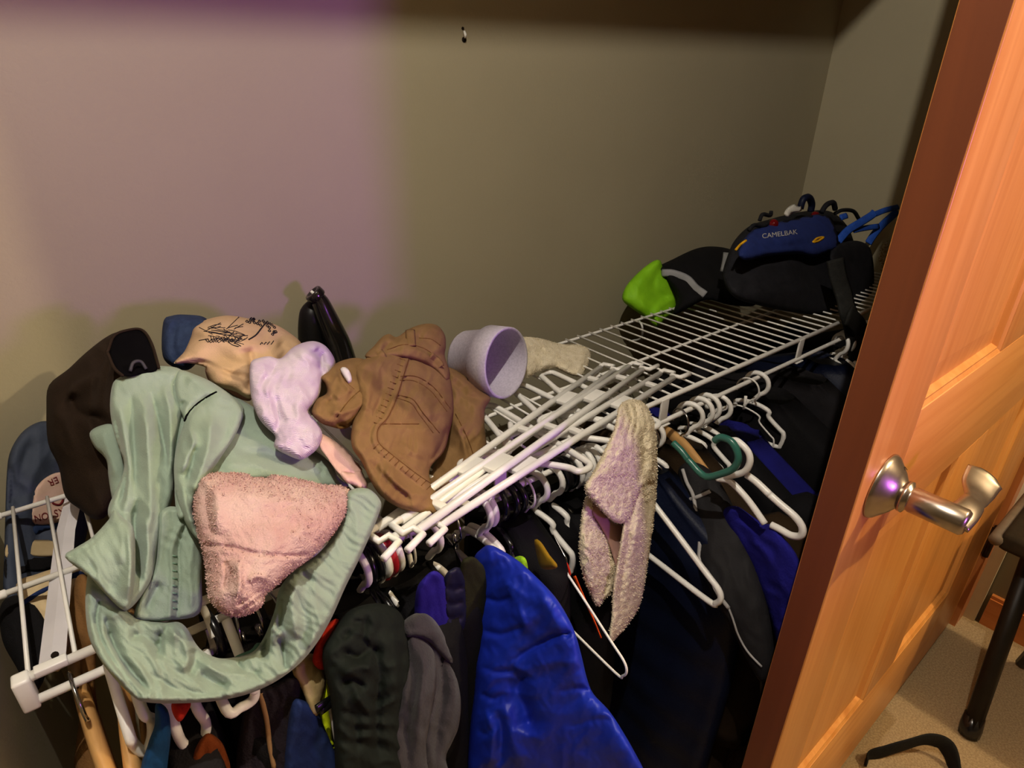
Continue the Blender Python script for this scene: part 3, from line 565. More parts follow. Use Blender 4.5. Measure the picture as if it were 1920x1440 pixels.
# cream towel behind the pot
t = thing('cream_towel', 'folded cream terry towel behind the flower pot', 'towel', V(1040, 690, Y=.2))
p = Puff([(960, 634), (985, 632), (1012, 634), (1040, 642), (1064, 646), (1084, 646), (1102, 653), (1108, 666), (1100, 690), (1088, 706), (1062, 700), (1040, 690), (1012, 696), (990, 708), (965, 706)],
         [(965, 634, .215), (1060, 646, .225), (1105, 662, .2), (1088, 704, .15), (990, 706, .16)], .020, .018, 24, [('s', [(1096, 650), (1100, 668), (1084, 702)], -.006, 12), ('g', [(990, 655), (1005, 660), (1020, 652)], -.005, 6), ('g', [(1010, 690), (1040, 680), (1080, 690)], .005, 9)], [(.003, 30, 14, 10, 4), (.0015, 6.5, 6, 0, 8)])
p.build('cloth', cream_t, t, 3); p.loops('terry_loops', cream_t, t, 2500, .0018, 2)

# beige towel hanging off the front
t = thing('beige_towel', 'beige terry washcloth hanging from the shelf front over the hanging rod', 'towel', V(1170, 1190, Y=-.12))
WT = [(.0022, 40, 14, 80, 14), (.0026, 8, 7.5, 0, 8)]
pl_ = Puff([(1100, 930), (1125, 950), (1150, 975), (1162, 1000), (1157, 1055), (1152, 1095), (1144, 1114), (1134, 1122), (1120, 1137), (1106, 1112), (1094, 1080), (1086, 1035), (1089, 985)], [(1100, 935, -.07), (1155, 985, -.08), (1150, 1095, -.11), (1120, 1135, -.115), (1090, 1040, -.095), (1122, 1030, -.10)], .012, .010, 14,
          [('g', [(1112, 955), (1132, 985), (1145, 1020), (1152, 1060)], -.020, 8), ('g', [(1104, 1000), (1106, 1060), (1122, 1115)], .008, 9), ('g', [(1142, 1075), (1138, 1100), (1130, 1120)], -.008, 6)], WT)
pl_.build('left_end', beige_t, t, 2.6); pl_.loops('terry_loops', beige_t, t, 2500, .0020, 3, .5)
q = Puff([(1112, 942), (1130, 958), (1148, 980), (1166, 985), (1168, 1020), (1158, 1066), (1148, 1040), (1138, 1012), (1124, 985), (1110, 962)], [(1112, 945, -.078), (1160, 990, -.088), (1157, 1060, -.108)], .004, .004, 9); q.build('flat_woven_border', mat('beige_band', 'b08c82', .9, 'a88478', 60), t)
pr_ = Puff([(1176, 940), (1200, 880), (1230, 860), (1231, 920), (1224, 990), (1214, 1060), (1204, 1120), (1192, 1150), (1172, 1178), (1156, 1196), (1145, 1205), (1142, 1192), (1147, 1150), (1150, 1100), (1158, 1050), (1166, 1000)], [(1180, 940, -.085), (1230, 870, -.06), (1215, 1060, -.105), (1145, 1200, -.14), (1155, 1050, -.115), (1190, 1000, -.105)], .013, .010, 15,
          [('g', [(1206, 900), (1196, 970), (1184, 1060), (1170, 1140)], .008, 9), ('g', [(1190, 930), (1178, 1010), (1166, 1090), (1160, 1150)], -.009, 7), ('g', [(1218, 920), (1212, 1000), (1200, 1090)], -.006, 6)], WT)
pr_.build('right_end', beige_t, t, 2.6); pr_.loops('terry_loops', beige_t, t, 3500, .0020, 4, .5)
pf_ = Puff([(1160, 764), (1172, 752), (1190, 749), (1208, 756), (1220, 776), (1229, 800), (1232, 850), (1228, 900), (1212, 905), (1196, 930), (1184, 962), (1170, 980), (1158, 981), (1142, 972), (1118, 946), (1096, 917), (1112, 886), (1132, 848), (1150, 808), (1156, 784)], [(1190, 752, -.02), (1225, 800, -.05), (1225, 890, -.072), (1160, 978, -.105), (1098, 917, -.085), (1150, 810, -.06), (1185, 805, -.056), (1170, 880, -.08)], .013, .010, 14,
          [('g', [(1176, 754), (1183, 785), (1172, 830)], -.007, 4), ('g', [(1189, 753), (1195, 785), (1186, 825)], -.006, 4), ('g', [(1166, 762), (1171, 790), (1160, 818)], -.006, 4), ('g', [(1206, 800), (1207, 860), (1194, 915)], -.009, 6), ('g', [(1180, 820), (1152, 870), (1128, 905)], .006, 12), ('g', [(1220, 810), (1222, 860), (1214, 895)], .005, 7)], WT)
pf_.build('front_fold', beige_t, t, 2.6); pf_.loops('terry_loops', beige_t, t, 3500, .0020, 5, .5)

# black vacuum wand standing behind the pile --------------------------------------
gloss = mat('gloss_black_plastic', '141312', .16, '181614', 20, spec=.5, coat=.5)
t = thing('vacuum_nozzle', 'glossy black curved vacuum tool standing against the back wall', 'vacuum tool', V(640, 690, Y=.33))
P = crom([V(591, 556, Y=.335), V(600, 566, Y=.333), V(611, 592, Y=.33), V(624, 622, Y=.325), V(636, 652, Y=.32), V(650, 700, Y=.31)], 6)
b = MB(); b.sweep(P, np.interp(np.linspace(0, 1, len(P)), [0, .12, .4, .7, 1], [.0105, .0115, .0155, .0185, .020]), 20); b.build('curved_tube', gloss, t)
b = MB(); Q = crom([V(590, 568, Y=.352), V(584, 590, Y=.35), V(584, 630, Y=.345), V(592, 690, Y=.335)], 6); b.sweep(Q, np.interp(np.linspace(0, 1, len(Q)), [0, .3, 1], [.010, .017, .021]), 18); b.build('rear_shell', mat('satin_black_plastic', '0e0d0d', .4, '121110', 30), t)
top = V(591, 553, Y=.335); d_ = P[0]-P[4]; b = MB(); b.lathe([(.0128, -.006), (.0138, -.004), (.0138, .004), (.0125, .006), (.0095, .006), (.008, .002), (.004, .001), (0, .001)], top, d_, 28); b.build('collar', gloss, t)
b = MB(); b.lathe([(0, .004), (.002, .004), (.0022, 0)], top+d_/np.linalg.norm(d_)*.004, d_, 10); b.build('pin', white_plastic, t)

# ------------------------------------------------------------------ hangers
def hook_path(rh=.021, rt=.004, neck=.052):
    top = .0042+rt; vc = top-rh
    a = np.radians(np.linspace(205, -62, 20)); P = [(rh*math.cos(t_), vc+rh*math.sin(t_)) for t_ in a]
    P += [(rh*.22, vc-rh*1.25), (0, vc-rh*1.6), (0, -neck)]
    return np.array([(0, -u, v) for u, v in P])
def body_path(hw, neck, drop=.085, gap=.030):
    R_ = [(0, -neck), (.03, -neck-.006), (hw*.5, -neck-drop*.45), (hw*.85, -neck-drop*.86), (hw*.97, -neck-drop), (hw, -neck-drop-.012), (hw*.975, -neck-drop-.024), (hw*.92, -neck-drop-gap), (hw*.5, -neck-drop-gap-.001), (0, -neck-drop-gap-.001)]
    L_ = [(-u, v) for u, v in R_[-2:0:-1]]
    return np.array([(0, u, v) for u, v in crom(R_+L_, 4, True)])
HM = {}
def hanger_meshes(key):
    if key in HM: return HM[key]
    kind = key.replace('_small', '')
    m = {'white': white_plastic, 'black': black_plastic, 'red': red_plastic, 'green': green_plastic, 'chrome': chrome, 'white_wire': white_metal, 'wood': chrome}[kind]
    thin = kind in ('chrome', 'white_wire', 'wood'); rt = .0016 if thin else .0043; parts = []
    hw = .20 if not key.endswith('_small') else .066; dr = .085 if hw > .15 else .04
    b = MB(); b.sweep(hook_path(.021, rt), rt, 8); parts.append(('hook', b, m))
    b = MB()
    if kind == 'wood':
        k_ = hw/.2; P = crom([(0, -.2*k_, -.125), (0, -.12*k_, -.085), (0, -.04*k_, -.057), (0, 0, -.052), (0, .04*k_, -.057), (0, .12*k_, -.085), (0, .2*k_, -.125)], 5)
        b.sweep(P, .0065, 10, ry=.013, up=(0, 0, 1)); b.sweep([(0, -.185*k_, -.128), (0, .185*k_, -.128)], .004, 8); parts.append(('wooden_arms', b, hanger_wood))
    else:
        b.sweep(body_path(hw, .052, dr), rt, 8, closed=True); parts.append(('shoulders', b, m))
        if thin: b.sweep([(0, .001, -.03), (.001, 0, -.045), (0, 0, -.056)], rt*1.9, 6)
    out = []
    for nm, b, mm in parts:
        me = bpy.data.meshes.new(kind+'_'+nm); me.from_pydata(b.v, [], b.f); me.polygons.foreach_set('use_smooth', [True]*len(me.polygons)); me.materials.append(mm); out.append((nm, me))
    HM[key] = out; return out
NAMES = {'white': 'plastic_hanger', 'black': 'plastic_hanger', 'red': 'plastic_hanger', 'green': 'plastic_hanger', 'chrome': 'wire_hanger', 'white_wire': 'wire_hanger', 'wood': 'wooden_hanger'}
def hanger(kind, x, label, group=None, yaw=0, tilt=0, y=-.004, dz=0, roll=0, small=False):
    o = thing(NAMES[kind], label, 'hanger', (x, y, rodz(x)+dz), group)
    o.rotation_euler = (math.radians(roll), math.radians(tilt), math.radians(yaw))
    for nm, me in hanger_meshes(kind+('_small' if small else '')):
        c = bpy.data.objects.new(nm, me); COL.objects.link(c); c.parent = o
    return o
def xat(px, z=None, y=-.004):
    lo, hi = -.2, 1.75
    for _ in range(40):
        m_ = (lo+hi)/2
        if pix((m_, y, rodz(m_) if z is None else z))[0] < px: lo = m_
        else: hi = m_
    return (lo+hi)/2
# on the rod, left to right
hanger('wood', -.066, 'light wooden hanger nearest the left end of the rod', yaw=4)
hanger('wood', -.040, 'darker brown wooden hanger, second from the left end of the rod', yaw=-6)
hanger('chrome', .012, 'chrome wire hanger below the mint trousers, left of the black one', yaw=-8, small=True)
hanger('black', .040, 'black plastic hanger below the pink towel', yaw=6, small=True)
for i, x in enumerate((.062, .078, .094)): hanger('chrome', x, ('first', 'second', 'third', 'fourth', 'fifth', 'sixth', 'seventh')[i]+' from the left of three chrome wire hooks under the pink towel', 'chrome hooks under the pink towel', yaw=(-9, 4, 12)[i], small=True)
hanger('white', xat(668), 'white plastic hanger hook just left of the black hooks beside the mint waistband', yaw=8, small=True)
for i, x in enumerate((xat(686), xat(694))): hanger('black', x, ('left', 'right')[i]+' one of two black hanger hooks beside the mint waistband', 'black hooks by the mint waistband', yaw=(-5, 5)[i], small=True)
hanger('white', xat(708), 'white hanger hook directly left of the red hook', yaw=6, small=True)
hanger('red', xat(720), 'red plastic hanger hook between two white ones', yaw=4, small=True)
hanger('white', xat(733), 'white hanger hook directly right of the red hook', yaw=2, small=True)
hanger('white_wire', xat(765), 'thin white wire hanger whose stem runs into the grey hoodie', yaw=-10, small=True)
hanger('white', xat(800), 'white plastic hanger hook above the violet shirt', yaw=15, small=True)
hanger('chrome', xat(850), 'chrome wire hanger hook between the violet shirt and the blue puffer jacket', yaw=-12, small=True)
for i, x in enumerate((xat(898), xat(910))): hanger('white', x, ('left', 'right')[i]+' one of the two white hooks right above the blue puffer jacket', 'two white hooks above the blue puffer', yaw=(6, 3)[i], small=True)
for i, x in enumerate((xat(935), xat(950), xat(962))): hanger('black', x, ('first', 'second', 'third', 'fourth', 'fifth', 'sixth', 'seventh')[i]+' of three black hooks right of the white pair above the blue puffer', 'black hooks above the blue puffer', yaw=(-8, 3, 9)[i], small=True)
hanger('white_wire', xat(985), 'bare white wire hanger whose arm passes in front of the beige towel', yaw=-3)
hanger('white', xat(1003), 'white plastic hanger hook hanging beside the bare wire hanger', yaw=12, small=True)
hanger('chrome', xat(1012), 'chrome wire hanger hook right of the bare wire hanger', yaw=-6, small=True)
hanger('white', xat(1033), 'white hanger hook under the purple-lit shelf tab', yaw=8, small=True)
for i, x in enumerate((xat(1046), xat(1054), xat(1060))): hanger('black', x, ('first', 'second', 'third', 'fourth', 'fifth', 'sixth', 'seventh')[i]+' of three glossy black hooks left of the row of white hooks', 'black hooks left of the beige towel', yaw=(4, -6, 8)[i], small=True)
for i, x in enumerate((xat(1072), xat(1084), xat(1096), xat(1106), xat(1116))): hanger('white', x, ('first', 'second', 'third', 'fourth', 'fifth', 'sixth', 'seventh')[i]+' of five white hooks in the tight row left of the beige towel', 'row of white hooks left of the beige towel', yaw=(2, 7, -3, 4, 8)[i], small=True)
hanger('white', xat(1172), 'white plastic hanger sticking out with an empty shoulder behind the beige towel', yaw=-4)
hanger('chrome', xat(1215), 'chrome wire hanger hook right beside the beige towel', yaw=8, small=True)
hanger('white', xat(1222), 'large white hanger hook just right of the beige towel', yaw=14, small=True)
hanger('wood', xat(1278), 'wooden hanger right of the beige towel behind the green hanger', yaw=-18)
for i, x in enumerate((xat(1296), xat(1316), xat(1330))): hanger('white', x, ('first', 'second', 'third', 'fourth', 'fifth', 'sixth', 'seventh')[i]+' from the left of three white hooks above the green hanger', 'three white hooks above the green hanger', yaw=(16, 8, 5)[i], small=True)
hanger('white', xat(1352), 'white hanger hook directly behind the green hanger, upper one', yaw=12, dz=-.012, small=True)
hanger('white_wire', xat(1405), 'thin white wire hook at the right, left of the last white hook', yaw=4, small=True)
hanger('white', xat(1422), 'last white plastic hanger hook on the right of the rod', yaw=8, small=True)
for i in range(7): hanger('white', 1.30+i*.022, ('first', 'second', 'third', 'fourth', 'fifth', 'sixth', 'seventh')[i]+' from the left of seven white hangers bundled beneath the backpack strap', 'bundle of white hangers under the backpack', yaw=-25+7*i, tilt=(-1)**i*4, small=True)

def loop_hanger(pts, Y, label, r=.0042, dy=.05):
    P = [V(a, c, Y=Y) for a, c in pts]; P = [P[0]+np.array((0, dy, .02))]+P+[P[-1]+np.array((0, dy, .03))]
    t = thing('plastic_hanger', label, 'hanger', P[len(P)//2]); b = MB(); b.sweep(crom(P, 6), r, 10); b.build('shoulders', white_plastic, t)
    top_ = (P[0]+P[-1])/2; rp = np.array((top_[0], -.004, rodz(top_[0]))); b = MB(); b.sweep(crom([P[0], rp+[0, .02, -.05], rp+[0, .02, .0], rp+[0, 0, .012], rp+[0, -.018, -.002]], 6), r*.8, 8); b.build('hook', white_plastic, t)
loop_hanger([(266, 1330), (284, 1350), (284, 1385), (270, 1410), (250, 1394), (240, 1370)], -.055, 'white plastic hanger tip below the mint trousers, left of the red cloth')
loop_hanger([(366, 1320), (386, 1356), (380, 1388), (360, 1402), (340, 1390), (324, 1350)], -.06, 'white plastic hanger tip just right of the red cloth')
loop_hanger([(424, 1330), (452, 1326), (474, 1312), (478, 1294), (470, 1280)], -.085, 'beige-white hanger tip poking out under the mint waistband')
# white hangers lying on the shelf ------------------------------------------------
def rail_hanger(pr, pl, label, w=.024, z0=.008, z1=.03):
    """a flat trouser hanger: two long rails joined by spacers, square crook at each end"""
    a = V(*pr, z=z0); c = V(*pl, z=z1); L = c-a; Ln = np.linalg.norm(L); e = L/Ln; n = np.cross(e, (0, 0, 1.0)); n /= np.linalg.norm(n)
    t = thing('trouser_hanger', label, 'hanger', a, 'white trouser hangers on the shelf'); r = .0046
    for k, off in enumerate((-w/2, w/2)):
        b = MB(); b.sweep([a+n*off, a+n*off+L*.5+[0, 0, .001], c+n*off], r, 10); b.build('rail', white_plastic, t)
    for f in (.10, .27, .50, .72, .92):
        b = MB(); q = a+L*f; hw_ = .02 if f in (.27, .72) else .005; b.box((-hw_, -w/2, -.003), (hw_, w/2, .003), .001)
        for i, v in enumerate(b.v): b.v[i] = tuple(q+e*v[0]+n*v[1]+np.array((0, 0, v[2])))
        b.build('spacer', white_plastic, t)
    for q, s_ in ((a, -1), (c, 1)):
        b = MB(); P = [q+n*w*.5, q+e*s_*.012+n*w*.5, q+e*s_*.014-n*w*.25, q+e*s_*.002-n*w*.3, q+e*s_*.004-n*w*.9, q+e*s_*.03-n*w*1.1]
        b.sweep(np.array(P)+[0, 0, .002], .0038, 8); b.build('crook', white_plastic, t)
rail_hanger((1138, 692), (722, 1000), 'white double-rail hanger on the shelf, leftmost of the three')
rail_hanger((1192, 690), (768, 985), 'white double-rail hanger on the shelf, middle of the three', z0=.014, z1=.034)
rail_hanger((1250, 704), (812, 975), 'white double-rail hanger on the shelf, nearest the front bar', z0=.008, z1=.022)
def flat_hanger(tip, far, label, width=.085, z=.006, flip=True):
    a = V(*tip, z=z); c = V(*far, z=z); L = c-a; Ln = np.linalg.norm(L); e = L/Ln; n = np.cross(e, (0, 0, 1.0)) if flip else np.cross((0, 0, 1.0), e)
    t = thing('plastic_hanger', label, 'hanger', a, 'loose white hangers under the rail hangers')
    loc = [(.0, 0), (.004, .012), (.02, .017), (.12, .05), (Ln/2, width), (Ln-.12 if Ln > .26 else Ln*.7, .05), (Ln-.02, .017), (Ln-.004, .012), (Ln, 0), (Ln-.004, -.010), (Ln-.02, -.013), (Ln/2, -.013), (.02, -.013), (.004, -.010)]
    b = MB(); b.sweep(crom([a+e*u+n*v for u, v in loc], 4, True), .0044, 8, closed=True); b.build('shoulders', white_plastic, t)
    hk = [(Ln/2, width), (Ln/2, width+.03), (Ln/2+.018, width+.045), (Ln/2+.02, width+.065), (Ln/2, width+.08), (Ln/2-.018, width+.07)]
    b = MB(); b.sweep(crom([a+e*u+n*v+np.array((0, 0, .002)) for u, v in hk], 5), .0042, 8); b.build('hook', white_plastic, t)
flat_hanger((968, 724), (1180, 830), 'loose white hanger tip poking out right of the flower pot', z=.004)
flat_hanger((1022, 700), (1230, 800), 'loose white hanger tip poking out below the cream towel', z=.004)
flat_hanger((908, 762), (1100, 880), 'loose white hanger tip poking out from the right edge of the brown trousers', z=.004)

# ------------------------------------------------------------------ hanging garments
def hung(name, label, cat, x, m, hw=.2, length=.6, thick=.05, y=0, yaw=0, top=.075, quilt=0, seed=0, sleeve=True, drop=None, group=None):
    drop = drop or (.075 if sleeve else .032)
    t = thing(name, label, cat, (x, y, rodz(x)), group); t.rotation_euler = (0, 0, math.radians(yaw))
    n, rows = 36, 40; vs = []; fs = []
    for i in range(rows+1):
        s_ = i/rows; z = -top-length*s_; dz = length*s_
        w_ = hw*min(1, .22+.78*min(dz/drop, 1)) if dz < drop else hw*(1+.06*math.sin(s_*3))
        th = thick*(.72+.28*min(1, dz/.10)**.7)
        for k in range(n):
            a = 2*math.pi*k/n; u = math.cos(a); v = math.sin(a)
            f_ = 1+.35*float(perlin(u*3+seed, v*2+s_*1.2, seed))
            if quilt: f_ += .16*abs(math.sin(dz/quilt*math.pi))-.08
            vs.append((np.sign(v)*abs(v)**.8*th*f_ + .012*float(perlin(u*4+seed*3, s_*3, seed+2)), np.sign(u)*abs(u)**.75*w_, z))
    for i in range(rows):
        for k in range(n): fs.append((i*n+k, i*n+(k+1) % n, (i+1)*n+(k+1) % n, (i+1)*n+k))
    fs.append(tuple(range(n))); fs.append(tuple(rows*n+k for k in range(n))[::-1])
    me = bpy.data.meshes.new(name+'_body'); me.from_pydata(vs, [], fs); me.polygons.foreach_set('use_smooth', [True]*len(me.polygons)); me.materials.append(m)
    o = bpy.data.objects.new('body', me); COL.objects.link(o); o.parent = t
    if sleeve:
        for sg in (-1, 1):
            P = crom([(0, sg*hw*.82, -top-drop*.75), (.01*sg, sg*(hw+.02), -top-drop-.05), (-.015, sg*(hw+.015), -top-.28), (-.02, sg*(hw-.01), -top-min(.5, length*.9))], 8)
            r = np.interp(np.linspace(0, 1, len(P)), [0, .15, .5, 1], [.03, .052, .048, .036]); r = r*(1+.12*np.sin(np.arange(len(P))*(2.4 if quilt else 1.1)+seed))
            b = MB(); b.sweep(P, r*.8, 18, ry=r, up=(0, 1, 0)); me = bpy.data.meshes.new(name+'_sleeve'); me.from_pydata(b.v, [], b.f); me.polygons.foreach_set('use_smooth', [True]*len(me.polygons)); me.materials.append(m)
            o = bpy.data.objects.new('sleeve', me); COL.objects.link(o); o.parent = t
    return t
black_c = mat('black_fabric', '0a090b', .85, '0d0c0f', 30, .3, 600)
charcoal = mat('charcoal_fleece', '191719', .92, '1e1c1f', 40, .4, 500)
navy_n = mat('navy_nylon', '0c1226', .5, '0f162c', 25, .25, 300)
navy_c = mat('navy_cotton', '1c2c58', .85, '182650', 30, .2, 600)
cobalt = mat('cobalt_nylon', '1730b0', .48, '1428a0', 18, .25, 120, spec=.35)
violet = mat('violet_blue_cotton', '2a1f86', .8, '241a78', 30, .2, 600)
dkgreen = mat('dark_green_nylon', '1b201c', .85, '171b18', 25, .3, 180, spec=.12)
olive = mat('olive_cotton', '23240f', .85, '1e1f0c', 25, .3, 500)
brown_h = mat('brown_suede', '2c1f0f', .85, '261a0b', 25, .3, 500)
rust = mat('rust_fleece', '7a3a14', .9, '6c3210', 35, .4, 500)
teal_b = mat('teal_blue_cotton', '15426e', .85, '123a62', 30, .2, 500)
slate = mat('slate_blue_nylon', '3c4352', .7, '363d4b', 20, .25, 250)
cream_c = mat('cream_knit', 'cbb690', .9, 'bfa982', 50, .3, 500)
tan_h = mat('tan_suede', '7d5a34', .9, '71502d', 25, .3, 500)
hi_vis = mat('hi_vis_yellow', 'd8e81e', .7, 'cfe018', 40, .2, 500)
khaki = mat('khaki_nylon', 'a89468', .7, '9c885e', 25, .3, 300)
grey_pipe = mat('grey_reflective_piping', 'a9a7a6', .5, '9c9a99', 50)
orange_s = mat('orange_webbing', 'e8551a', .7, 'dc4c14', 60)
mustard = mat('mustard_fabric', '8a6c14', .85, '7e6210', 30)
red_f = mat('red_knit', 'b82a1c', .9, 'a82416', 60, .5, 300)

hung('hanging_shirt', 'dark charcoal shirt hanging at the left beneath the mint trousers', 'shirt', -.005, charcoal, .10, .6, .030, y=.0, seed=12, sleeve=False, top=.047)
hung('hanging_shirt', 'black shirt hanging below the pink towel', 'shirt', .070, black_c, .10, .6, .042, y=.0, seed=13, sleeve=False, top=.047)
hung('hanging_shirt', 'black shirt hanging behind the dark green jacket', 'shirt', .165, black_c, .10, .6, .042, y=.0, seed=14, sleeve=False, top=.047)
hung('hanging_jacket', 'black jacket hanging in the shade behind the grey hoodie', 'jacket', .235, black_c, .10, .62, .042, y=.0, seed=1, sleeve=False, top=.047)
hung('hanging_jacket', 'black jacket hanging in the shade behind the violet shirt', 'jacket', .285, black_c, .09, .62, .032, y=.01, seed=15, sleeve=False, top=.047)
hung('hanging_jacket', 'black jacket hanging in the shade just right of the blue puffer jacket', 'jacket', .405, black_c, .10, .62, .036, y=.0, seed=2, sleeve=False, top=.047)
hung('hanging_jacket', 'black jacket under the tight row of white hooks left of the beige towel', 'jacket', .500, black_c, .10, .62, .055, y=.0, seed=3, sleeve=False, top=.047)
hung('hanging_jacket', 'dark navy quilted jacket hanging behind the white hanger at centre right', 'jacket', .670, navy_n, .20, .66, .036, quilt=.075, seed=4, top=.06, sleeve=False, drop=.075)
hung('hanging_jacket', 'dark brown jacket hanging right of the navy quilted one', 'jacket', .755, brown_h, .20, .62, .034, seed=5, top=.055)
hung('hanging_jacket', 'black jacket deep in the shade behind the grey-piped one', 'jacket', .835, black_c, .20, .62, .036, seed=6, top=.055)
hung('hanging_sweater', 'dark blue sweater hanging behind the large black jacket', 'sweater', .925, mat('deep_blue_knit', '17186a', .9, '14145c', 40, .4, 300), .19, .6, .04, seed=7, y=-.01, top=.09)
hung('hanging_jacket', 'large black jacket hanging at the far right beside the door', 'jacket', 1.03, black_c, .21, .7, .055, seed=8, top=.05)
hung('hanging_coat', 'charcoal coat hanging behind the large jacket under the backpack', 'coat', 1.16, charcoal, .20, .7, .05, seed=9, top=.05)
hung('hanging_coat', 'dark navy coat at the far end of the rod', 'coat', 1.29, navy_n, .20, .7, .05, seed=10, y=.02, top=.05)
hung('hanging_coat', 'black coat against the right closet wall', 'coat', 1.56, black_c, .19, .7, .05, seed=11, y=.02, top=.05)

# slate jacket with badge at the left end
t = thing('badge_jacket', 'slate blue jacket with a round cream badge hanging against the left end of the shelf', 'jacket', V(80, 1000, Y=.32))
p = Puff([(12, 900), (18, 850), (40, 812), (70, 792), (100, 790), (140, 800), (170, 860), (170, 960), (150, 1060), (140, 1140), (90, 1170), (40, 1160), (8, 1120), (8, 1040), (10, 960)],
         [(15, 900, .315), (80, 792, .36), (160, 820, .36), (160, 1000, .31), (100, 1150, .22), (12, 1100, .22), (70, 1000, .30)], .016, .012, 30, [('g', [(60, 820), (40, 880), (30, 960)], -.006, 12), ('g', [(20, 870), (24, 920), (20, 960)], -.008, 6), ('g', [(100, 830), (60, 900), (50, 980)], .006, 16)], [(.003, 90, 30, 80, 31)])
p.build('body', slate, t)
for nm, out, mm in (('badge', [(62, 940), (66, 918), (80, 900), (100, 888), (118, 886), (134, 896), (140, 930), (138, 960), (120, 976), (90, 984), (66, 984), (58, 965)], mat('badge_cream', 'c6a896', .85, 'bd9f8d', 60)),
                    ('badge_border', [(64, 984), (90, 982), (118, 978), (132, 972), (132, 988), (110, 992), (80, 996), (62, 1004)], mat('badge_blue', '20304f', .85, '1c2a46', 60)),
                    ('chest_stripe', [(12, 1022), (30, 1014), (70, 1012), (110, 1014), (118, 1024), (116, 1040), (80, 1044), (40, 1040), (12, 1046)], mat('stripe_cream', 'b09c78', .9, 'a8946f', 60)),
                    ('dark_stripe', [(10, 1048), (40, 1044), (90, 1046), (122, 1040), (126, 1058), (90, 1068), (50, 1072), (30, 1082), (10, 1084)], black_c)):
    c_ = np.array(out); tv = [(px, py) for px, py in out]
    d_in = Puff(out, [(px, py, None, float((p.surf([(px, py)], .0015)[0])[2]-ZS)) for px, py in out[::2]], .0012, .0012, 4); d_in.build(nm, mm, t, 6)
    if nm == 'badge':
        bad = d_in
mt_red = mat('badge_red', '6a1c20', .85, '60181c', 80)
bad.text('badge_lettering', 'ER', (100, 902), (-17, 8), (7, 16), mt_red, bad.o, .0012)
bad.text('badge_lettering', 'KSTON', (92, 965), (-17, 4.6), (4, 19), mt_red, bad.o, .0012)
b = MB(); bad.line(b, [(60, 948), (80, 940), (104, 936), (126, 928)], .0016, 4); bad.line(b, [(98, 938), (108, 934), (118, 936), (112, 946), (100, 944), (98, 938)], .0014, 4); b.build('badge_lines', mt_red, bad.o)

t = thing('striped_hoodie', 'cream and navy striped hoodie hanging under the left end of the wire shelf', 'hoodie', V(70, 1150, Y=.16))
p = Puff([(30, 1096), (70, 1076), (120, 1060), (150, 1050), (160, 1100), (140, 1180), (110, 1260), (70, 1220), (50, 1160)], [(40, 1090, .17), (150, 1055, .2), (140, 1180, .1), (80, 1220, .09)], .012, .012, 20, (), [(.003, 60, 25, 60, 33)]); p.build('body', cream_c, t)
q = Puff([(38, 1132), (70, 1108), (110, 1090), (150, 1070), (160, 1090), (120, 1112), (80, 1130), (48, 1150)], [(40, 1140, .135), (100, 1100, .155), (155, 1080, .175)], .006, .004, 8); q.build('navy_stripe', navy_c, t)
t = Puff([(0, 1140), (20, 1118), (50, 1120), (80, 1150), (92, 1200), (84, 1270), (60, 1300), (30, 1250), (4, 1200)], [(0, 1140, .16), (50, 1120, .15), (90, 1200, .09), (60, 1290, .05)], .015, .02, 25, (), [(.003, 50, 22, 70, 35)]); tag(t.build('dark_bag', black_c), 'black garment bundle at the far left under the shelf end', 'garment')
t = Puff([(140, 1090), (162, 1080), (178, 1130), (182, 1200), (178, 1280), (186, 1360), (184, 1450), (140, 1450), (150, 1330), (148, 1220), (126, 1180)], [(150, 1090, .12), (170, 1200, .07), (180, 1440, .03), (140, 1440, .04)], .012, .014, 20, (), [(.003, 80, 16, 85, 36)]); tag(t.build('tan_jacket', tan_h), 'tan suede jacket sleeve hanging behind the wooden hangers', 'jacket')

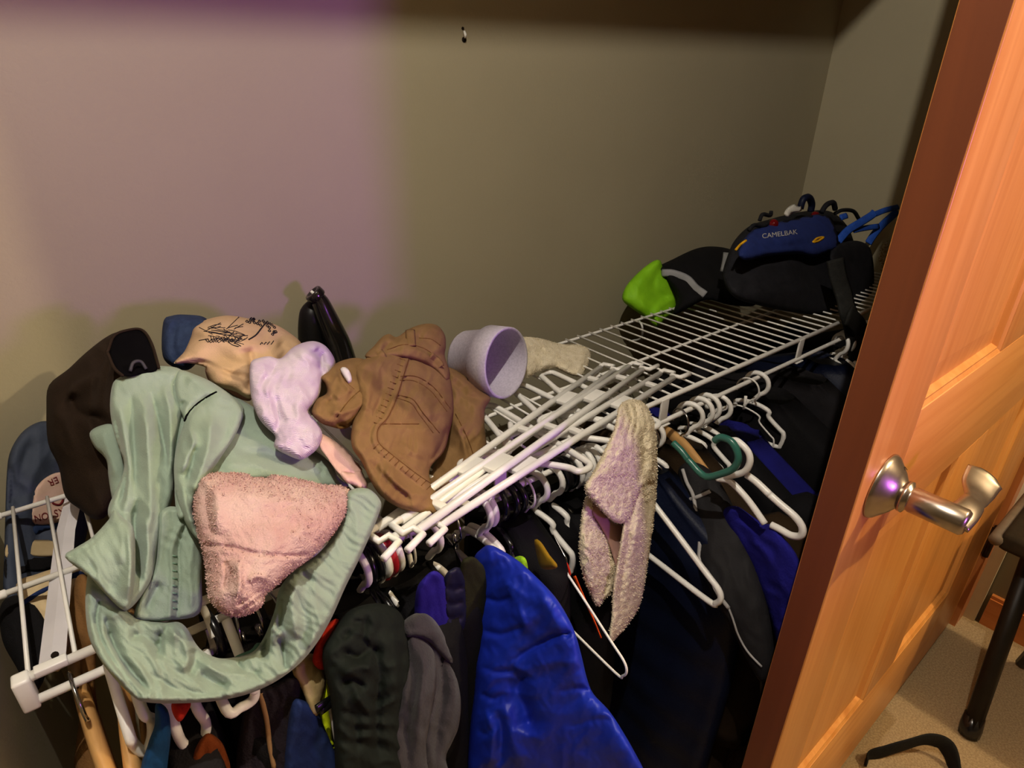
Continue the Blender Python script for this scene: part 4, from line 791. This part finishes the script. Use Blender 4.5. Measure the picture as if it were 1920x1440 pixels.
# garments below the mint trousers
for nm, lab, cat, out, ctr, mm, sd in (
    ('teal_shirt', 'teal blue shirt hanging below the mint trousers at the bottom edge', 'shirt', [(292, 1320), (314, 1330), (320, 1380), (312, 1480), (316, 1750), (262, 1750), (260, 1480), (276, 1400), (290, 1360)], [(300, 1325, -0.070), (315, 1440, -0.070), (265, 1440, -0.070)], teal_b, 41),
    ('red_cloth', 'bright red-orange cloth corner just below the mint waistband', 'cloth', [(322, 1318), (340, 1312), (358, 1318), (350, 1338), (336, 1354), (324, 1338)], [(322, 1318, -0.080), (356, 1318, -0.080), (336, 1352, -0.090)], red_f, 42),
    ('rust_sweater', 'rust brown sweater at the bottom edge left of centre', 'sweater', [(386, 1376), (408, 1384), (424, 1410), (436, 1480), (440, 1750), (345, 1750), (348, 1480), (364, 1410)], [(400, 1380, -0.070), (430, 1440, -0.070), (355, 1440, -0.070)], rust, 43),
    ('black_sleeve_jacket', 'black jacket with a thin tan stripe hanging left of the navy sweatshirt', 'jacket', [(470, 1300), (510, 1285), (545, 1268), (566, 1280), (562, 1340), (552, 1480), (550, 1750), (440, 1750), (440, 1480), (450, 1370)], [(510, 1290, -0.080), (560, 1290, -0.090), (550, 1440, -0.100), (445, 1440, -0.070)], mat('plum_black_fleece', '231d24', .9, '1e191f', 40, .4, 400), 44),
    ('navy_sweatshirt', 'navy blue sweatshirt sleeve left of the yellow safety vest', 'sweatshirt', [(548, 1318), (566, 1312), (590, 1330), (615, 1380), (655, 1500), (665, 1750), (525, 1750), (530, 1480), (536, 1390)], [(560, 1318, -0.100), (635, 1440, -0.115), (535, 1440, -0.100)], navy_c, 45),
    ('khaki_jacket', 'khaki nylon jacket shoulder above the yellow safety vest', 'jacket', [(548, 1256), (576, 1226), (604, 1236), (612, 1272), (604, 1312), (594, 1345), (580, 1330), (566, 1292)], [(565, 1255, -0.085), (605, 1250, -0.080), (590, 1315, -0.100)], khaki, 46),
    ('safety_vest', 'bright yellow safety vest with a black buckle strap left of the dark green jacket', 'vest', [(604, 1276), (622, 1282), (630, 1300), (618, 1316), (622, 1360), (628, 1402), (618, 1396), (606, 1362), (598, 1330)], [(606, 1280, -0.080), (628, 1300, -0.080), (625, 1400, -0.100), (600, 1330, -0.090)], hi_vis, 47)):
    pf = Puff(out, ctr, .010, .012, 16, (), [(.003, 60, 18, 75, sd)])
    if nm == 'safety_vest':
        t = thing(nm, lab, cat, V(612, 1340, Y=-.045)); pf.build('panel', mm, t)
        for dx in (0, 9):
            b = MB(); b.sweep(crom([V(592+dx, 1330+dx*.4, Y=-.117), V(612+dx, 1316+dx*.4, Y=-.115), V(634+dx*.4, 1302+dx, Y=-.107)], 4), .004, 6, ry=.0012, up=(0, -1, .4)); b.build('buckle_strap', black_plastic, t)
        b = MB(); b.sweep(crom([V(618, 1322, Y=-.106), V(626, 1370, Y=-.112), V(634, 1412, Y=-.118)], 4), .0016, 6); b.build('edge_piping', grey_pipe, t)
    elif nm == 'black_sleeve_jacket':
        t = thing(nm, lab, cat, V(500, 1400, Y=-.03)); pf.build('body', mm, t)
        b = MB(); pf.line(b, [(488, 1300), (500, 1350), (506, 1400), (514, 1440)], .0022, 6); b.build('side_stripe', mat('tan_stripe', '8a6a48', .9, '80623f', 60), t)
    else: tag(pf.build(nm, mm), lab, cat)

# dark green quilted jacket
t = thing('green_jacket', 'dark green nylon jacket with crumpled sleeve hanging below the red hook', 'jacket', V(690, 1400, Y=-.1))
p = Puff([(606, 1215), (622, 1186), (640, 1158), (664, 1140), (700, 1131), (734, 1137), (756, 1158), (768, 1210), (776, 1300), (772, 1400), (776, 1500), (780, 1800), (640, 1800), (630, 1500), (626, 1380), (618, 1300), (606, 1250)],
         [(640, 1160, -.08), (732, 1140, -.075), (760, 1230, -.095), (745, 1440, -.13), (640, 1440, -.13), (640, 1790, -.11), (770, 1790, -.11), (625, 1250, -.10), (690, 1250, -.115)], .030, .03, 40,
         [('g', [(690, 1150), (684, 1180), (690, 1210), (720, 1230)], -.012, 7), ('g', [(640, 1220), (670, 1232), (696, 1215)], -.012, 7), ('g', [(650, 1180), (680, 1190), (695, 1200)], .008, 9), ('g', [(640, 1270), (670, 1250), (700, 1256)], .009, 12), ('g', [(636, 1290), (660, 1276), (690, 1290)], -.012, 7), ('g', [(660, 1300), (690, 1330), (700, 1400)], .012, 16), ('g', [(700, 1200), (712, 1270), (706, 1340), (712, 1430)], -.020, 12), ('g', [(735, 1180), (742, 1250), (738, 1330)], .010, 14), ('g', [(752, 1200), (756, 1290), (752, 1400)], -.010, 8), ('g', [(640, 1330), (665, 1350), (672, 1420)], -.010, 9), ('g', [(640, 1200), (660, 1180), (676, 1160)], -.008, 7)], [(.007, 80, 34, 20, 51), (.002, 40, 16, 70, 52)])
p.build('body', dkgreen, t)
# grey hoodie
t = thing('grey_hoodie', 'charcoal grey hoodie hanging in the middle left of the blue puffer', 'hoodie', V(800, 1400, Y=-.1))
gf = mat('grey_fleece', '302c31', .92, '363237', 60, .4, 500, sheen=.1); WH = [(.004, 90, 40, 70, 53), (.0012, 40, 13, 60, 54)]
p = Puff([(800, 1190), (834, 1204), (852, 1256), (864, 1310), (860, 1362), (846, 1396), (836, 1424), (846, 1490), (850, 1780), (784, 1780), (782, 1500), (790, 1380), (804, 1300), (806, 1240)], [(805, 1195, -.085), (834, 1204, -.085), (860, 1330, -.115), (840, 1460, -.135), (790, 1450, -.13), (846, 1770, -.115), (790, 1770, -.115), (806, 1290, -.11)], .016, .02, 16,
         [('g', [(824, 1215), (832, 1290), (822, 1360), (816, 1440)], -.014, 8), ('g', [(845, 1250), (852, 1310), (842, 1380)], .008, 9), ('g', [(812, 1320), (806, 1390), (812, 1450)], .010, 9)], WH); p.build('body', gf, t)
p = Puff([(762, 1188), (786, 1186), (812, 1214), (818, 1270), (808, 1340), (800, 1400), (806, 1490), (800, 1700), (752, 1700), (740, 1490), (733, 1400), (735, 1345), (750, 1290), (764, 1240)], [(765, 1190, -.085), (806, 1205, -.09), (816, 1280, -.12), (800, 1450, -.14), (742, 1450, -.135), (795, 1690, -.125), (756, 1690, -.12), (745, 1320, -.115), (780, 1320, -.13)], .018, .02, 20,
         [('g', [(784, 1200), (796, 1260), (786, 1340), (790, 1430)], .012, 12), ('g', [(768, 1210), (776, 1290), (764, 1370), (768, 1450)], -.010, 8), ('g', [(806, 1300), (792, 1370), (796, 1440)], -.010, 6)], WH); p.build('sleeve', gf, t)
p = Puff([(750, 1178), (764, 1158), (788, 1148), (808, 1156), (828, 1182), (846, 1226), (848, 1244), (830, 1232), (806, 1206), (784, 1194), (764, 1196)], [(752, 1178, -.08), (790, 1150, -.075), (846, 1232, -.10), (784, 1192, -.098)], .012, .014, 12, [('g', [(765, 1172), (795, 1170), (828, 1205)], .006, 9)], WH); p.build('hood', gf, t)
# violet shirt, quilted navy, olive between hoodie and puffer
for nm, lab, cat, out, ctr, mm, sd, st_ in (
    ('violet_shirt', 'violet blue shirt hanging between the grey hoodie and the quilted vest', 'shirt', [(780, 1110), (796, 1082), (816, 1070), (836, 1090), (842, 1140), (846, 1220), (850, 1330), (852, 1800), (804, 1800), (790, 1300), (778, 1180)], [(800, 1080, -.085), (830, 1090, -.08), (846, 1220, -.072), (828, 1440, -.06), (828, 1790, -.05)], violet, 61, ()),
    ('quilted_vest', 'dark slate quilted vest hanging left of the olive shirt', 'vest', [(832, 1090), (848, 1066), (864, 1066), (876, 1090), (878, 1160), (876, 1280), (874, 1800), (848, 1800), (842, 1300), (834, 1180)], [(840, 1080, -.082), (866, 1070, -.08), (862, 1235, -.072), (858, 1440, -.06), (860, 1790, -.05)], mat('slate_nylon', '1e1e34', .45, '1a1a2e', 30), 62, [('g', [(836, y_), (852, y_+5), (870, y_-2)], -.008, 5) for y_ in (1100, 1128, 1156, 1184, 1212, 1240, 1268, 1296)]),
    ('olive_shirt', 'dark olive shirt hanging directly left of the blue puffer jacket', 'shirt', [(862, 1068), (878, 1044), (898, 1052), (912, 1090), (910, 1260), (904, 1800), (866, 1800), (866, 1300), (866, 1180)], [(870, 1060, -.08), (900, 1060, -.075), (890, 1250, -.07), (884, 1440, -.06), (884, 1790, -.05)], olive, 63, ())):
    pf = Puff(out, ctr, .010, .014, 14, st_, [(.003, 60, 14, 85, sd)]); tag(pf.build(nm, mm), lab, cat)
# blue puffer
t = thing('blue_puffer_jacket', 'shiny cobalt blue puffer jacket hanging in the centre foreground', 'jacket', V(1000, 1430, X=.36))
p = Puff([(888, 1052), (904, 1028), (920, 1022), (945, 1034), (975, 1054), (1008, 1084), (1040, 1118), (1062, 1152), (1078, 1186), (1090, 1228), (1100, 1270), (1112, 1300), (1140, 1330), (1162, 1362), (1190, 1410), (1214, 1460), (1236, 1540), (1250, 1800), (872, 1800), (874, 1500), (880, 1380), (888, 1300), (894, 1200), (898, 1120)],
         [(895, 1050, 'X', .318), (960, 1045, 'X', .335), (1070, 1170, 'X', .340), (1110, 1300, 'X', .345), (1210, 1450, 'X', .350), (1245, 1790, 'X', .355), (876, 1790, 'X', .270), (880, 1440, 'X', .262), (890, 1250, 'X', .285), (980, 1250, 'X', .315), (1020, 1430, 'X', .31)], .022, .05, 34,
         [('g', [(905, 1120), (935, 1128), (960, 1120)], -.007, 6), ('g', [(900, 1180), (940, 1190), (985, 1172)], -.007, 7), ('g', [(960, 1240), (1000, 1215), (1050, 1190), (1075, 1190)], -.012, 7), ('g', [(900, 1250), (940, 1262), (970, 1250)], -.006, 7), ('g', [(940, 1080), (970, 1130), (990, 1190)], .012, 22), ('g', [(1010, 1110), (1040, 1160), (1060, 1200)], .006, 14), ('g', [(1000, 1250), (1050, 1240), (1090, 1245)], .008, 16), ('g', [(985, 1260), (970, 1290), (985, 1330), (1000, 1380)], -.022, 18),
          ('g', [(1040, 1300), (1080, 1290), (1108, 1296)], -.006, 7), ('g', [(1060, 1370), (1110, 1350), (1150, 1350)], -.005, 9), ('g', [(910, 1330), (925, 1380), (915, 1440)], .012, 14), ('g', [(945, 1320), (960, 1380), (975, 1440)], .010, 14), ('g', [(932, 1330), (940, 1380), (936, 1440)], -.012, 8), ('g', [(900, 1300), (925, 1310), (950, 1300)], -.006, 6), ('g', [(895, 1370), (910, 1376), (925, 1366)], -.004, 5)],
         [(.005, 90, 44, 150, 55), (.0018, 30, 14, 100, 56)])
p.build('body', cobalt, t, 4)
# bits hanging right of the puffer
t = Puff([(960, 1050), (974, 1042), (986, 1048), (990, 1070), (984, 1078), (972, 1064)], [(960, 1050, 'X', .358), (986, 1048, 'X', .358), (985, 1075, 'X', .356)], .008, .01, 10, (), [(.003, 14, 10, 0, 71)]); tag(t.build('lime_glove', mat('lime_knit', '9ed02a', .85, '92c424', 60, .6, 300)), 'small lime green knit scrap above the blue puffer jacket', 'cloth')
t = Puff([(1002, 1012), (1014, 1016), (1030, 1040), (1046, 1062), (1030, 1068), (1014, 1064), (1006, 1040)], [(1004, 1015, 'X', .362), (1044, 1062, 'X', .362), (1012, 1062, 'X', .362)], .008, .01, 10); tag(t.build('mustard_scarf', mustard), 'mustard cloth hanging right of the blue puffer jacket', 'scarf')
b = MB(); b.sweep(crom([V(1077, 1080, X=.425), V(1090, 1110, X=.423), V(1110, 1155, X=.42), V(1127, 1196, X=.42)], 5), np.linspace(.0052, .0012, 16), 6, ry=.001, up=(1, -.3, 0)); tag(b.build('orange_strap', orange_s), 'bright orange webbing strap behind the bare wire hanger', 'strap')
b = MB(); b.sweep(crom([V(1061, 1056, X=.43), V(1066, 1068, X=.428), V(1068, 1080, X=.426)], 4), [.003]+[.0055]*7+[.002], 6, ry=.0012, up=(1, -.3, 0)); tag(b.build('red_tag', mat('red_orange_tag', 'dd3320', .7, 'd02c1a', 60)), 'small red-orange tag on the bare wire hanger', 'tag')
t = Puff([(586, 1240), (596, 1200), (612, 1172), (634, 1160), (634, 1190), (622, 1222), (606, 1256)], [(594, 1232, -.09), (626, 1172, -.08), (628, 1190, -.08), (606, 1240, -.09)], .008, .01, 10, (), [(.003, 12, 10, 0, 72)]); tag(t.build('red_knit_hat', red_f), 'bright red knit edge between mint waistband and dark green jacket', 'hat')

def bent_hanger(pts, X, label, m=white_plastic, r=.0045, hook=None, name='plastic_hanger'):
    P = [V(a, c, X=X) for a, c in pts]; t = thing(name, label, 'hanger', P[0]); b = MB(); b.sweep(crom(P, 6), r, 10); b.build('shoulders', m, t)
    if hook: b = MB(); b.sweep(crom([V(a, c, X=X) for a, c in hook], 6), r, 10); b.build('hook', m, t)
bent_hanger([(1290, 862), (1278, 846), (1262, 830)], .625, 'dark green plastic hanger hook in front of the white ones', green_plastic, .0048, [(1340, 826), (1352, 820), (1370, 827), (1381, 843), (1384, 862), (1374, 879), (1350, 889), (1326, 894), (1310, 884), (1296, 868), (1290, 862)])
bent_hanger([(1345, 897), (1368, 902), (1392, 925), (1412, 950), (1434, 982)], .655, 'white plastic hanger whose arm runs into the royal blue garment', hook=[(1372, 826), (1384, 828), (1402, 846), (1406, 866), (1396, 884), (1370, 892), (1345, 897)])
bent_hanger([(1444, 928), (1462, 944), (1490, 968), (1504, 988), (1502, 1004), (1484, 1004), (1462, 992), (1446, 984)], .665, 'white hanger tip sticking out empty beside the royal blue garment', r=.0048, hook=[(1444, 928), (1420, 905), (1400, 890)])
t = Puff([(1352, 962), (1378, 948), (1408, 966), (1432, 982), (1450, 984), (1470, 1008), (1498, 1050), (1510, 1120), (1510, 1240), (1470, 1240), (1440, 1150), (1404, 1070), (1368, 1004)], [(1355, 962, 'X', .68), (1432, 982, 'X', .675), (1500, 1060, 'X', .66), (1500, 1230, 'X', .65), (1400, 1060, 'X', .68)], .016, .02, 22, [('g', [(1372, 962), (1410, 985), (1440, 990)], -.008, 6), ('g', [(1400, 1000), (1450, 1060), (1480, 1140)], .008, 14)], [(.004, 70, 24, 60, 83)])
tag(t.build('blue_sweater', mat('royal_blue_knit', '1c1a7c', .9, '18166e', 40, .4, 300)), 'royal blue sweater collar at the right near the door', 'sweater')

# charcoal jacket with grey piping
t = thing('piped_jacket', 'charcoal jacket with thin grey reflective piping hanging right of the beige towel', 'jacket', V(1350, 1200, X=.70))
p = Puff([(1272, 880), (1300, 866), (1340, 890), (1380, 960), (1410, 1040), (1440, 1140), (1452, 1240), (1430, 1280), (1402, 1240), (1372, 1180), (1338, 1120), (1312, 1060), (1300, 980), (1280, 930)],
         [(1280, 890, 'X', .70), (1340, 890, 'X', .71), (1440, 1140, 'X', .66), (1430, 1270, 'X', .64), (1340, 1120, 'X', .62), (1305, 1000, 'X', .66)], .02, .03, 34, (), [(.004, 80, 28, 75, 81)])
p.build('body', mat('charcoal_softshell', '1d1c1e', .75, '232224', 30, .2, 400), t)
b = MB(); p.line(b, [(1280, 880), (1288, 905), (1300, 930), (1306, 970), (1312, 1010), (1312, 1050), (1330, 1078), (1345, 1112), (1366, 1140)], .0030, 6, .0015); p.line(b, [(1268, 938), (1290, 937), (1312, 930), (1332, 921)], .0030, 6, .001); p.line(b, [(1366, 1140), (1374, 1160), (1384, 1190), (1402, 1222), (1428, 1250)], .0016, 6, .001); b.build('piping', grey_pipe, t)

# ------------------------------------------------------------------ right end of the shelf
lime = mat('lime_nylon', '86c41e', .6, '7ab818', 30, .2, 300)
t = thing('lime_jacket', 'lime green and black jacket with a grey reflective stripe bundled behind the shelf', 'jacket', V(1260, 580, Y=.33))
p = Puff([(1167, 562), (1175, 535), (1200, 508), (1224, 490), (1238, 488), (1244, 505), (1260, 530), (1272, 560), (1268, 580), (1250, 596), (1232, 612), (1214, 598), (1190, 582)],
         [(1167, 562, .33), (1235, 488, .33), (1270, 565, .29), (1232, 610, .27)], .022, .03, 28, [('g', [(1210, 515), (1196, 550), (1215, 590)], .008, 12), ('g', [(1235, 500), (1228, 545), (1258, 560)], -.008, 8), ('s', [(1268, 556), (1240, 565), (1222, 588)], .008, 14)], [(.004, 50, 20, 60, 91)])
p.build('lime_panel', lime, t)
p = Puff([(1234, 502), (1262, 486), (1300, 468), (1330, 462), (1365, 466), (1390, 480), (1420, 520), (1420, 570), (1370, 572), (1325, 562), (1290, 578), (1262, 590), (1270, 556), (1250, 524)],
         [(1236, 502, .33), (1330, 462, .33), (1400, 490, .3), (1415, 570, .17), (1325, 562, .20), (1265, 586, .25)], .03, .03, 36, [('g', [(1300, 540), (1350, 545), (1390, 555)], .008, 14)], [(.005, 70, 26, 20, 92)])
p.build('black_panel', black_c, t)
b = MB(); p.line(b, [(1240, 512), (1262, 513), (1288, 523), (1304, 540), (1322, 553)], .0085, 6, .003, flat=.0012); b.build('reflective_stripe', mat('reflective_grey', '8f8f92', .45, '858588', 40), t)
b = MB(); b.sweep(crom([V(1198, 602, z=.006), V(1204, 612, z=.004), V(1202, 634, z=-.03), V(1180, 640, z=-.05)], 5), .0022, 6); tag(b.build('clear_clip', mat('clear_plastic', 'c8c8c4', .2, 'bcbcb8', 40)), 'pale plastic clip on the back bar below the lime jacket', 'clip')

bk = mat('backpack_black', '16161a', .8, '1c1c20', 60, .4, 500)
bl = mat('backpack_blue', '22306a', .75, '1e2a5e', 50, .35, 500)
strap_b = mat('blue_webbing', '2a55b4', .7, '244ca6', 80, .5, 400)
yel = mat('yellow_cord', 'e0a81a', .6, 'd69e14', 60)
t = thing('backpack', 'black and blue hiking backpack lying at the right end of the shelf', 'backpack', V(1480, 570, Y=.12))
p = Puff([(1355, 520), (1364, 480), (1378, 450), (1405, 424), (1440, 412), (1470, 404), (1510, 396), (1556, 396), (1586, 420), (1600, 450), (1612, 500), (1606, 560), (1560, 590), (1490, 586), (1420, 572), (1375, 556)],
         [(1360, 500, .17), (1440, 412, .2), (1556, 396, .2), (1605, 500, .14), (1560, 585, .06), (1420, 570, .09), (1480, 490, .13)], .055, .03, 60, [('g', [(1380, 494), (1440, 484), (1510, 480), (1560, 474)], -.008, 5), ('g', [(1400, 540), (1470, 548), (1550, 540)], .008, 18)], [(.004, 60, 30, 10, 94)])
p.build('main_bag', bk, t)
q = Puff([(1384, 478), (1388, 460), (1410, 432), (1450, 418), (1500, 408), (1545, 402), (1566, 426), (1572, 462), (1552, 472), (1524, 482), (1500, 476), (1440, 480), (1400, 488)], [(1388, 465, .128), (1450, 418, .165), (1545, 402, .165), (1568, 460, .112), (1440, 480, .108), (1480, 445, .125)], .030, .01, 26,
         [('s', [(1390, 462), (1440, 458), (1490, 456), (1560, 436)], .007, 22), ('g', [(1410, 476), (1470, 470), (1540, 470)], .004, 9)], [(.003, 50, 18, 5, 95)])
q.build('front_pocket', bl, t)
q.text('lettering', 'CAMELBAK', (1462, 439), (13.2, -1.7), (-1.7, -12.5), mat('lettering_silver', 'b9b4a8', .5, 'aeaa9e', 60), q.o, .0012)
b = MB(); q.line(b, [(1380, 468), (1388, 459), (1399, 451)], .0026, 6, .002); b.build('zip_pull', yel, q.o)
b = MB(); q.line(b, [(1524, 454), (1532, 447), (1544, 445), (1534, 452), (1526, 454)], .0024, 6, .002); b.build('zip_pull', yel, q.o)
b = MB(); c_ = q.surf([(1450, 420)], .006)[0]; b.lathe([(0, .008), (.008, .006), (.011, 0), (.008, -.006), (0, -.008)], c_, -FWD, 20); b.build('red_lens', mat('red_lens', '6a0d12', .15, '5c0a0f', 40, coat=.5), t)
b = MB(); b.lathe([(0, .007), (.008, .005), (.010, 0), (0, -.006)], p.surf([(1528, 404)], .008)[0], -FWD, 16); b.build('red_toggle', MATS['red_lens'], t)
q2 = Puff([(1470, 400), (1478, 388), (1492, 382), (1496, 388), (1504, 386), (1502, 396), (1486, 400), (1478, 408)], [(1472, 400, .15), (1500, 388, .15), (1480, 406, .145)], .008, .006, 8); q2.build('paper_tag', mat('paper_white', 'c9c6bc', .8, 'c0bdb3', 60), t)
for pts, r_ in (([(1424, 414), (1430, 402), (1444, 404), (1446, 396)], .004), ([(1500, 392), (1506, 374), (1516, 370), (1522, 382), (1520, 396)], .0075), ([(1540, 398), (1550, 384), (1562, 380), (1566, 392)], .006), ([(1566, 400), (1580, 394), (1600, 396), (1610, 410)], .0045), ([(1404, 432), (1414, 422), (1430, 424), (1440, 418)], .004)):
    b = MB(); b.sweep(crom([V(a, c, Y=.155) for a, c in pts], 5), r_, 8); b.build('compression_strap', navy_n if r_ > .007 else bk, t)
for pts in ([(1572, 452), (1590, 432), (1612, 418), (1634, 404), (1640, 398)], [(1628, 456), (1640, 438), (1656, 420), (1676, 402), (1686, 392)], [(1640, 402), (1660, 394), (1684, 388)], [(1600, 432), (1620, 428), (1648, 424)], [(1576, 408), (1588, 404)]):
    b = MB(); b.sweep(crom([V(a, c, Y=.13) for a, c in pts], 5), .0095 if len(pts) > 4 else .007, 8, ry=.002, up=tuple(-FWD)); b.build('shoulder_strap', strap_b, t)
q3 = Puff([(1558, 470), (1590, 452), (1622, 456), (1636, 480), (1638, 540), (1620, 562), (1590, 580), (1566, 560), (1560, 520)], [(1560, 480, .1), (1630, 470, .11), (1630, 545, .08), (1580, 575, .06)], .03, .03, 30, [('g', [(1590, 480), (1600, 520), (1605, 560)], -.01, 8)]); q3.build('side_pocket', bk, t)
# long strap hanging over the shelf front
P = crom([V(1566, 486, Y=.045), V(1572, 520, Y=.03), V(1582, 552, Y=.012), V(1590, 585, Y=-.012), V(1598, 620, Y=-.02), V(1606, 680, Y=-.03), V(1596, 760, Y=-.05)], 6)
b = MB(); b.sweep(P, .019, 8, ry=.0025, up=tuple(-FWD)); b.build('hip_strap', mat('dark_webbing', '22221f', .7, '1c1c1a', 80, .5, 300), t)
b = MB(); P = crom([V(1590, 590, Y=-.02), V(1612, 618, Y=-.025), V(1620, 660, Y=-.03), V(1608, 720, Y=-.04), V(1590, 780, Y=-.05)], 6); b.sweep(P, .022, 8, ry=.003, up=tuple(-FWD)); b.build('hip_strap', MATS['dark_webbing'], t)
b = MB(); b.sweep(crom([V(1364, 474, Y=.19), V(1362, 490, Y=.185), V(1358, 510, Y=.18)], 4), .009, 8, ry=.002, up=tuple(-FWD)); tag(b.build('reflective_tab', mat('reflective_tab', '6f6f6c', .5, '666664', 40), t), 'grey reflective tab')
t = Puff([(1648, 470), (1662, 452), (1690, 446), (1700, 480), (1690, 520), (1664, 528), (1650, 505)], [(1648, 470, .10), (1695, 450, .12), (1690, 515, .07), (1655, 510, .08)], .02, .02, 18, (), [(.004, 22, 12, 40, 97)]); tag(t.build('camo_cap', mat('olive_print', '6e6244', .9, 'b8ae98', 260, detail=1)), 'olive and white printed cloth behind the backpack beside the door', 'cloth')
# ------------------------------------------------------------------ the room beyond the door
ch_b = mat('chair_black_steel', '17140f', .45, '1c1812', 40); ch_f = mat('chair_dark_fabric', '2a2216', .9, '241d12', 60, .3, 400); ch_t = mat('chair_taupe_edge', '6a5c4c', .6, '605344', 50)
def F(px, py, h): return V(px, py, z=h-ZS)
ft = F(1816, 1376, .0); tp = F(1916, 1096, .34)
t = thing('folding_chair', 'dark folding chair by the side wall right of the door', 'chair', ft)
d_ = tp-ft
lg_ = None; b = MB(); b.sweep([ft+[0, 0, .012], ft+d_*.5, ft+d_*1.25], .017, 10, ry=.020, up=(1, 0, 0)); lg_ = b.build('leg', ch_b, t)
b = MB(); b.sweep([ft+[0, 0, .0], ft+d_*.05, ft+d_*.13], [.020, .021, .019], 12, ry=[.024, .025, .022], up=(1, 0, 0)); tag(b.build('foot_cap', black_plastic, lg_), 'black rubber foot')
f2 = ft+np.array([.30, -.02, 0]); b = MB(); b.sweep([f2+[0, 0, .01], f2+np.array([-.28, -.03, .42])], .010, 8, ry=.014, up=(0, 1, 0)); b.build('leg', ch_b, t)
for dy in (-.38,):
    b = MB(); b.sweep([ft+[0, dy, .012], ft+d_*1.25+[0, dy, 0]], .011, 10, ry=.016, up=(1, 0, 0)); b.build('leg', ch_b, t)
    b = MB(); b.sweep([f2+[0, dy, .01], f2+np.array([-.28, dy, .42])], .010, 8, ry=.014, up=(0, 1, 0)); b.build('leg', ch_b, t)
sc = F(1900, 1006, .46); b = MB(); b.box((sc[0]-.03, sc[1]-.40, .435), (sc[0]+.22, sc[1]+.015, .475), .012); b.build('seat', ch_f, t)
b = MB(); b.sweep([(sc[0]-.034, sc[1]+.02, .455), (sc[0]+.23, sc[1]+.02, .455)], .012, 10); b.build('seat_edge', ch_t, t)
b = MB(); P = crom([F(1622, 1436, .0), F(1630, 1418, .012), F(1660, 1408, .03), F(1700, 1396, .05), F(1738, 1386, .06), (F(1768, 1394, .05)), F(1782, 1416, .03), F(1792, 1450, .004)], 6)
b.sweep(P, .003, 8, ry=.019, up=(0, 0, 1)); tag(b.build('luggage_strap', mat('black_webbing', '141210', .8, '191714', 80, .4, 300)), 'black webbing strap looped up from the carpet in front of the door', 'strap')
